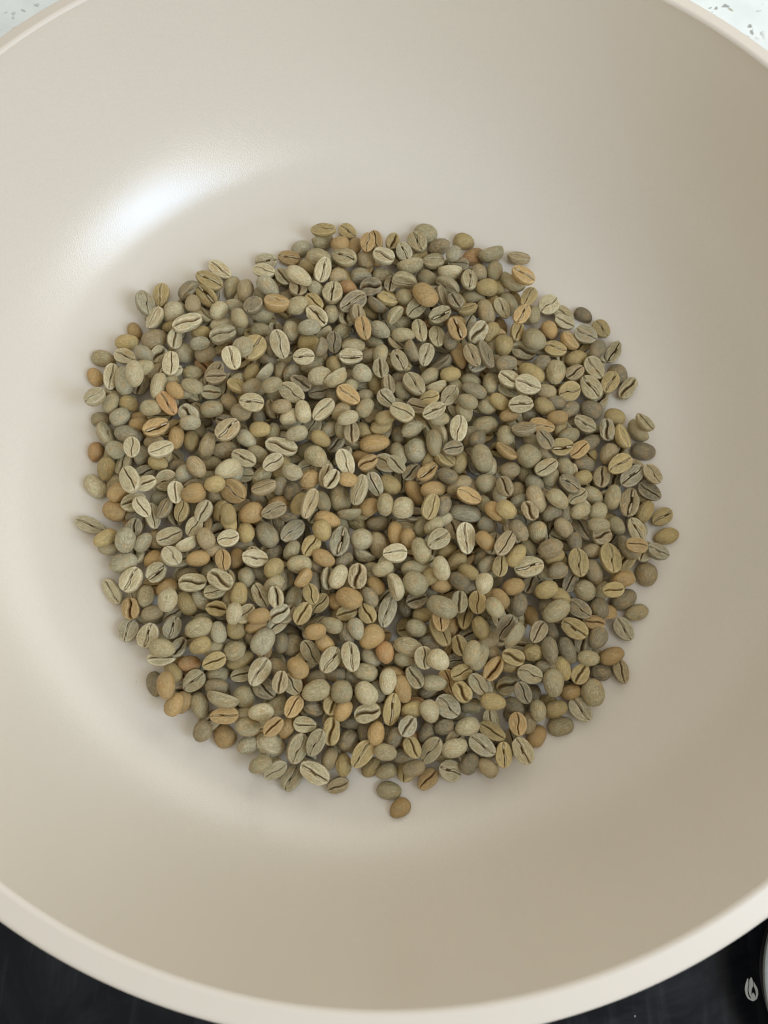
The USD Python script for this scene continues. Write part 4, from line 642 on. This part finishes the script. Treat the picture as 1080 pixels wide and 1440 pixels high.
    '-1297 -1055 57 32 -14 174 140 98 66 0 s;-954 -464 303 102 3 2 140 98 66 4 o;102 333 180 159 -5 173 140 98 66 2 g;-372 -1000 164 51 -17 181 140 98 66 1 o;'
    '-601 232 239 22 -4 351 142 113 69 6 p;721 -1089 179 98 -12 189 140 98 66 3 g;424 -643 110 31 2 353 140 98 66 0 o;-1707 -264 132 55 1 356 140 115 74 4 t;'
    '-605 564 207 64 -1 353 141 102 66 9 s;1381 -259 115 148 -2 2 152 112 74 1 g;-25 -450 98 0 -7 345 150 104 66 6 b;-1097 -1097 113 0 5 10 140 98 66 9 g;'
    '485 -1431 177 25 2 176 140 98 66 4 o;-1578 577 250 35 4 4 143 110 66 1 g;1084 324 220 147 -12 358 156 108 66 1 o;-1307 -309 244 94 -9 204 146 105 67 6 p;'
    '-118 396 209 22 0 342 140 98 66 1 g;-271 255 284 33 -18 353 140 98 66 6 b;1054 57 272 121 -5 180 145 101 66 4 k;-221 813 137 23 -4 14 140 98 66 7 b;'
    '1098 -798 239 30 10 341 140 110 66 6 k;1244 -1248 107 96 -4 185 140 112 66 5 k;0 1385 98 1 -8 6 140 137 77 3 p;303 -848 267 41 -10 358 140 98 66 2 o;'
    '356 -1189 204 114 8 195 205 110 66 4 o;-616 -1620 115 20 0 3 140 119 72 4 g;611 543 132 164 -7 1 151 117 77 7 g;-1582 -350 149 22 8 177 173 123 78 3 g;'
    '945 -1053 88 102 8 22 140 98 66 0 t;750 896 182 61 -4 4 167 104 66 7 o;1560 -637 151 121 -6 260 174 122 80 4 k;-1236 -1621 159 63 -7 4 147 109 66 2 t;'
    '370 453 201 22 4 100 153 107 85 6 g;848 450 166 147 6 189 140 109 67 1 g;-880 -1166 219 93 7 2 140 119 75 4 o;-290 -1206 119 160 8 2 140 98 66 4 k;'
    '-203 -1204 240 110 0 14 140 98 66 9 k;-392 882 148 34 -14 100 140 98 74 0 g;-683 1313 173 132 -5 181 150 109 66 3 g;500 -234 219 31 -2 356 183 104 66 0 b;'
    '1154 -519 229 127 -6 0 140 105 66 2 b;674 -496 173 128 -12 3 140 105 66 7 s;-759 -1152 240 26 6 358 140 98 66 6 t;95 -549 182 95 -4 2 164 104 66 4 t;'
    '-1209 -644 216 32 18 93 145 102 78 0 p;39 -2000 60 19 9 17 140 98 66 6 g;-289 1624 142 1 10 356 140 123 74 6 t;473 -733 174 41 -9 360 154 104 66 1 o;'
    '1453 -134 96 76 2 172 155 110 72 2 b;197 -1464 193 120 -2 195 147 103 66 2 g;324 546 197 43 8 17 168 104 66 7 g;12 -805 270 21 5 5 140 98 66 7 g;'
    '25 -373 245 90 6 354 159 113 66 3 g;764 -417 186 117 -1 9 140 98 66 6 o;679 -1064 355 123 2 359 140 98 66 4 g;-818 -1099 273 52 8 174 140 98 66 1 g;'
    '651 1202 120 163 0 354 173 111 72 1 g;386 -1743 146 20 17 2 140 98 66 9 k;78 1662 100 73 7 196 148 103 66 8 o;805 -1616 106 139 12 357 140 98 66 7 k;'
    '894 -1712 81 67 -2 351 144 100 66 2 b;-1347 107 161 85 -6 359 167 104 66 7 t;-336 -854 209 91 -9 219 151 104 66 8 p;-64 -1344 186 135 -14 353 144 101 66 1 p;'
    '1086 -420 217 31 -5 11 140 102 66 0 k;-1002 354 184 129 -6 16 141 106 66 0 b;1395 -396 178 58 2 0 140 112 66 4 g;167 -602 233 94 -7 350 140 98 66 1 t;'
    '-732 -1119 335 21 5 4 140 98 66 6 t;-1392 -1480 33 104 -2 354 159 104 66 6 k;506 1093 232 116 11 184 148 104 66 3 k;-1578 661 285 154 -5 351 140 98 66 6 s;'
    '-321 781 207 95 -4 183 165 104 66 1 k;-379 -326 179 120 5 14 173 108 66 3 g;-1092 -612 264 117 -1 359 143 109 66 4 b;-1422 -1054 108 16 7 5 150 104 66 3 b;'
    '-291 -1773 154 86 -9 174 172 106 66 5 o;745 -1175 321 59 -12 183 158 104 66 1 k;-396 702 291 78 2 107 146 102 80 2 k;200 -130 155 42 -6 174 140 98 66 2 k;'
    '-1207 297 155 139 4 212 140 98 66 0 b;-1800 358 146 67 -13 12 140 98 66 4 g;-1091 -1279 242 21 -9 2 140 103 69 0 o;-1906 58 33 86 -2 357 140 106 68 6 r;'
    '1504 29 126 63 -8 345 158 116 74 6 b;-1024 30 136 11 7 14 180 120 75 7 b;38 460 233 99 -8 214 144 101 66 3 b;-415 424 181 17 -2 178 145 108 67 0 k;'
    '254 -1358 272 99 -3 182 140 118 66 1 g;510 -64 167 70 -1 1 153 104 66 1 o;-339 -1265 236 131 -13 356 140 98 66 4 t;112 145 128 99 0 342 140 98 66 6 k;'
    '809 -8 223 137 7 218 167 104 66 2 t;-913 -713 150 83 -17 360 140 98 66 0 t;-549 92 274 17 -5 16 153 104 66 6 p;837 -534 128 117 12 200 167 104 66 0 b;'
    '858 -559 311 122 6 15 161 104 66 1 k;-298 -1154 260 160 8 12 140 98 66 4 g;938 935 116 74 8 206 171 104 66 7 o;1111 -957 220 149 -4 25 140 98 66 0 o;'
    '318 370 217 22 -6 178 140 98 66 1 o;-187 757 225 12 10 7 167 104 66 7 g;-1890 294 32 0 -1 0 140 102 66 4 g;190 -1644 187 10 0 354 140 98 66 0 o;'
    '-1025 216 160 164 0 174 140 98 66 3 k;481 -873 250 144 2 11 140 98 66 4 k;-1166 -1367 120 5 13 349 143 100 66 7 r;483 -1556 227 124 14 180 140 107 66 5 o;'
    '-148 -1185 296 110 -3 5 140 98 66 6 s;-886 -1107 334 78 -18 345 140 98 66 0 p;-515 -381 269 68 6 359 154 104 66 4 o;710 -441 302 127 -14 350 140 98 66 6 t;'
    '-535 465 235 148 -7 186 155 104 66 8 k;-1962 611 32 122 -3 359 145 101 66 2 t;-211 -1074 195 21 4 179 140 98 66 3 o;850 502 231 142 7 182 165 121 81 3 p;'
    '-1115 -429 236 69 -9 171 153 109 66 7 p;-633 -997 304 102 -8 166 140 98 66 8 p;51 -2106 32 175 0 5 153 107 66 7 g;0 189 188 27 6 2 159 104 66 7 o;'
    '-338 -463 190 165 -15 15 177 118 71 7 t;1516 -471 128 121 12 358 140 108 66 0 g;-1103 528 183 6 -1 177 144 110 71 3 b;404 -58 203 138 -6 211 157 129 81 3 o;'
    '-355 -733 251 150 -6 10 155 104 66 7 t;153 -1754 202 59 12 186 140 110 68 3 s;-396 -1200 306 15 1 344 140 98 66 3 t;-267 -298 139 105 4 1 189 140 93 2 g;'
    '574 -1507 215 129 -9 192 150 104 66 1 g;539 -818 233 159 5 344 140 102 66 6 o;-22 -1789 205 80 11 29 148 103 66 2 t;-192 88 293 95 -2 181 158 104 66 3 b;'
    '1196 -89 188 116 3 355 152 108 66 1 g;162 1168 179 126 8 352 147 116 74 6 g;1436 -926 223 10 -4 178 140 98 66 7 o;930 -1309 170 10 -7 32 140 114 67 9 o;'
    '-217 168 371 22 -2 340 140 98 66 0 p;-596 -1499 259 82 -10 182 140 98 66 3 b;-490 803 188 169 2 11 162 142 91 6 o;-1477 -260 278 22 -12 189 140 98 66 3 p;'
    '38 344 265 127 6 163 150 108 66 6 s;282 -2044 32 48 1 177 151 104 66 0 t;791 -1242 389 54 -5 87 168 118 80 2 g;206 153 228 32 10 16 166 104 66 9 p;'
    '-1535 -132 129 22 2 192 140 98 66 2 k;-471 -875 289 52 -4 111 140 98 80 7 t;-887 -1297 212 31 -1 339 146 122 79 9 g;-695 -112 269 43 7 196 153 106 66 1 p;'
    '-427 -969 255 111 3 178 140 98 66 1 o;-1223 771 233 6 -4 342 140 105 66 3 s;1321 -157 154 21 10 22 140 100 66 6 o;359 -1128 262 89 9 186 158 108 69 6 t;'
    '231 307 227 164 -12 174 142 100 66 6 b;25 -1902 204 170 3 335 140 98 66 7 g;-1599 -10 253 99 1 185 145 106 66 1 p;-1000 -1053 221 170 12 179 140 98 66 8 o;'
    '1599 -642 239 170 -4 178 141 99 66 4 t;-84 -1081 217 115 8 177 140 107 68 2 o;523 -1077 135 79 24 174 213 104 66 0 o;-390 63 264 149 -13 355 140 98 66 0 o;'
    '27 -62 137 159 -8 178 156 124 78 1 p;1269 -406 226 26 5 359 140 102 66 1 g;-1261 248 210 139 -1 173 152 119 77 5 s;772 -1493 77 29 10 182 154 118 77 5 g;'
    '422 -184 262 148 9 358 140 98 66 4 k;25 216 267 22 7 353 140 98 66 4 o;1491 -1400 31 101 4 189 157 104 66 0 b;-624 -1764 289 46 1 180 140 98 66 3 t;'
    '636 -1979 106 140 0 357 140 99 66 4 b;24 -1314 248 100 11 3 140 113 71 6 r;-955 -610 232 22 4 180 140 111 72 1 p;593 -1342 242 64 -3 11 181 104 66 4 g;'
    '115 -2202 49 39 9 347 140 107 66 6 t;-942 -1603 203 165 1 275 201 141 80 6 g;596 -1008 210 93 2 167 149 110 70 1 o;709 -70 156 88 9 2 140 107 66 2 p;'
    '-1300 1107 178 94 6 3 140 108 66 2 b;-293 459 318 38 5 100 180 126 90 3 g;-169 991 213 99 2 217 167 121 75 3 b;-867 -968 260 88 0 6 154 104 66 4 o;'
    '-1513 -398 214 127 -15 187 148 103 66 6 p;-94 -1433 220 165 0 358 154 106 66 4 g;-918 257 240 0 10 13 140 120 75 7 b;609 -932 438 78 14 344 140 105 66 0 p;'
    '-1002 -1369 202 26 -3 188 151 104 66 0 o;480 -1001 201 88 -4 183 147 108 70 3 g;-24 -627 159 105 -12 339 175 113 66 1 b;957 -1185 192 58 4 188 156 104 66 6 b;'
    '-520 -1642 200 61 11 181 149 104 66 6 t;222 -257 150 118 -7 14 185 104 66 1 t;-208 -211 253 0 22 343 140 98 66 4 t;939 -423 251 117 6 170 140 98 66 5 b;'
    '-711 395 375 23 -5 348 140 107 66 2 g;820 -1729 130 98 0 175 144 108 71 1 t;-1240 164 269 0 -8 25 140 98 66 4 s;1216 -1433 122 57 2 175 140 111 74 3 o;'
    '1761 -227 85 142 -2 180 171 121 68 6 k;-225 -1963 102 91 3 344 141 99 66 9 o;-710 -1961 156 25 0 341 147 103 67 6 g;-564 -184 315 154 4 8 141 111 68 9 p;'
    '680 -1411 202 54 -11 167 170 105 69 8 t;1319 613 127 32 -7 173 140 106 67 2 b;954 -1643 135 97 9 21 140 102 66 3 g;-859 -552 198 102 3 340 140 111 69 2 o;'
    '-8 566 253 99 -4 183 145 112 73 3 g;-981 -741 203 103 -3 176 141 99 66 1 t;-657 287 283 0 -10 349 140 98 66 1 b;94 -117 259 138 -11 179 140 98 66 0 g;'
    '-791 143 233 0 0 359 140 105 67 4 o;-1052 -267 301 11 -10 3 140 107 66 7 o;-83 -92 219 32 -6 167 140 98 66 5 t;840 -1557 239 118 -8 181 140 98 66 1 k;'
    '-314 -227 278 62 -3 180 140 98 66 8 p;237 1063 187 53 2 184 179 120 68 1 g;182 -1872 188 120 0 190 141 99 66 7 o;791 -1345 244 165 -9 173 147 103 66 5 o;'
    '459 -2 253 22 12 183 143 101 66 0 k;-255 -2073 36 24 -3 208 140 98 66 7 b;-476 -1087 246 62 -3 181 155 108 66 3 o;1269 -1342 159 175 4 332 140 98 66 1 g')

SHAPES = [bean_body(k, 5) for k in range(len(BEAN_SHAPES))]
PLAIN = [bean_body(k, 4) for k in range(len(BEAN_SHAPES))]
SKINS = [bean_skin(k, SHAPES[k]) if s['skin'] else None for k, s in enumerate(BEAN_SHAPES)]
stage.CreateClassPrim('/World/bean_kinds')

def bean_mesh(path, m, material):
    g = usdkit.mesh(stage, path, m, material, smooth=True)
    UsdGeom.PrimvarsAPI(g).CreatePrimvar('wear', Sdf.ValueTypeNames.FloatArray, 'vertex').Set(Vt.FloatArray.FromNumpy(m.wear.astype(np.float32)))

def bean_kind(k, c):
    path = f'/World/bean_kinds/bean_{BEAN_COLOURS[c][0].replace(" ", "_").replace("-", "_")}_{k:03d}'
    if not stage.GetPrimAtPath(path):
        UsdGeom.Xform.Define(stage, path)
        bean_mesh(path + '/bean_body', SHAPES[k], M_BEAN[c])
        if SKINS[k] is not None:
            usdkit.mesh(stage, path + '/silverskin', SKINS[k], M_SKIN)
    return path

def rot(az, pi, ro):
    c, s = np.cos(az), np.sin(az); Z = np.array([[c, -s, 0], [s, c, 0], [0, 0, 1]])
    c, s = np.cos(pi), np.sin(pi); Y = np.array([[c, 0, s], [0, 1, 0], [-s, 0, c]])
    c, s = np.cos(ro), np.sin(ro); X = np.array([[1, 0, 0], [0, c, -s], [0, s, c]])
    return Z @ Y @ X

def rows(text):
    """x y z (0.05 mm), azimuth, pitch, roll (degrees), length, width, thickness (0.05 mm), shape, colour"""
    out = []
    for r in text.split(';'):
        t = r.split()
        v = [float(q) for q in t[:9]]
        out.append((np.array(v[:3]) * .05 * MM, np.radians(v[3:6]), np.array(v[6:9]) * .05 * MM, int(t[9]), t[10]))
    return out

NEAR, REST = rows(BEANS), rows(MORE_BEANS)
CENTRE = np.array([-3.4, -10.6]) * MM
HOURS = ['three', 'two', 'one', 'twelve', 'eleven', 'ten', 'nine', 'eight', 'seven', 'six', 'five', 'four']

def describe(p, ang, size, k, c):
    az, pi, ro = ang
    face = math.cos(ro)
    pose = 'rounded back up' if face > .5 else 'crease up' if face < -.9 else 'tipped crease' if face < -.45 else 'on edge'
    a = math.degrees(az) % 180
    lie = 'lying crosswise' if a < 22 or a >= 158 else 'slanting up right' if a < 68 else 'upright' if a < 112 else 'slanting up left'
    if size[0] / size[1] < 1.16: lie = 'nearly round'
    d = p[:2] - CENTRE
    r = np.hypot(*d)
    if r < .020: where = 'mid-heap'
    else:
        ring = 'heap edge' if r > .083 else 'outer heap' if r > .052 else 'inner heap'
        where = f'{ring} at {HOURS[int(round(math.degrees(math.atan2(d[1], d[0])) / 30)) % 12]} o\'clock'
    return f'{BEAN_COLOURS[c][0]} bean, {pose}, {lie}, {where}'

labels = [describe(*b) for b in NEAR]
groups = {}
for i, l in enumerate(labels): groups.setdefault(l, []).append(i)
for l, ids in groups.items():
    if len(ids) == 1: continue
    P = np.array([NEAR[i][0][:2] for i in ids])
    axis = int(np.ptp(P[:, 1]) > np.ptp(P[:, 0]))
    order = [ids[j] for j in np.argsort(P[:, axis] if axis == 0 else -P[:, axis])]
    names = {2: ('left', 'right') if axis == 0 else ('upper', 'lower'), 3: ('left', 'middle', 'right') if axis == 0 else ('top', 'middle', 'bottom')}.get(len(ids)) or ['first', 'second', 'third', 'fourth', 'fifth', 'sixth', 'seventh']
    side = '' if len(ids) < 4 else (' from left' if axis == 0 else ' from top')
    for n, i in zip(names, order): labels[i] = f'{n}{side} {l}'

for (p, ang, size, k, c), label in zip(NEAR, labels):
    x = UsdGeom.Xform.Define(stage, numbered('/World/coffee_bean'))
    m = np.eye(4)
    m[:3, :3] = (rot(*ang) * size).T
    m[3, :3] = p
    x.AddTransformOp().Set(Gf.Matrix4d(*m.ravel().tolist()))
    x.GetPrim().GetReferences().AddInternalReference(bean_kind(k, c))
    x.GetPrim().SetInstanceable(True)
    tag(x.GetPrim(), label, 'coffee bean', 'coffee beans showing largest on the heap')

heap = UsdGeom.PointInstancer.Define(stage, '/World/coffee_bean_heap')
tag(heap.GetPrim(), 'the remaining green coffee beans of the heap, smaller in view or half buried', 'coffee beans', kind='stuff')
kinds, index, pos, quat, scl = [], [], [], [], []
for p, ang, size, k, c in REST:
    kd = (k, c)
    if kd not in kinds: kinds.append(kd)
    index.append(kinds.index(kd)); pos.append(Gf.Vec3f(*map(float, p))); scl.append(Gf.Vec3f(*map(float, size)))
    q = Gf.Matrix3d(*rot(*ang).T.ravel().tolist()).ExtractRotation().GetQuat()
    quat.append(Gf.Quath(q))
targets = []
for k, c in kinds:
    path = f'/World/coffee_bean_heap/bean_{BEAN_COLOURS[c][0].replace(" ", "_").replace("-", "_")}_{k:03d}'
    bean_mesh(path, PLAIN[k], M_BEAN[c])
    targets.append(path)
heap.CreatePrototypesRel().SetTargets([Sdf.Path(t) for t in targets])
heap.CreateProtoIndicesAttr(Vt.IntArray(index)); heap.CreatePositionsAttr(Vt.Vec3fArray(pos))
heap.CreateOrientationsAttr(Vt.QuathArray(quat)); heap.CreateScalesAttr(Vt.Vec3fArray(scl))
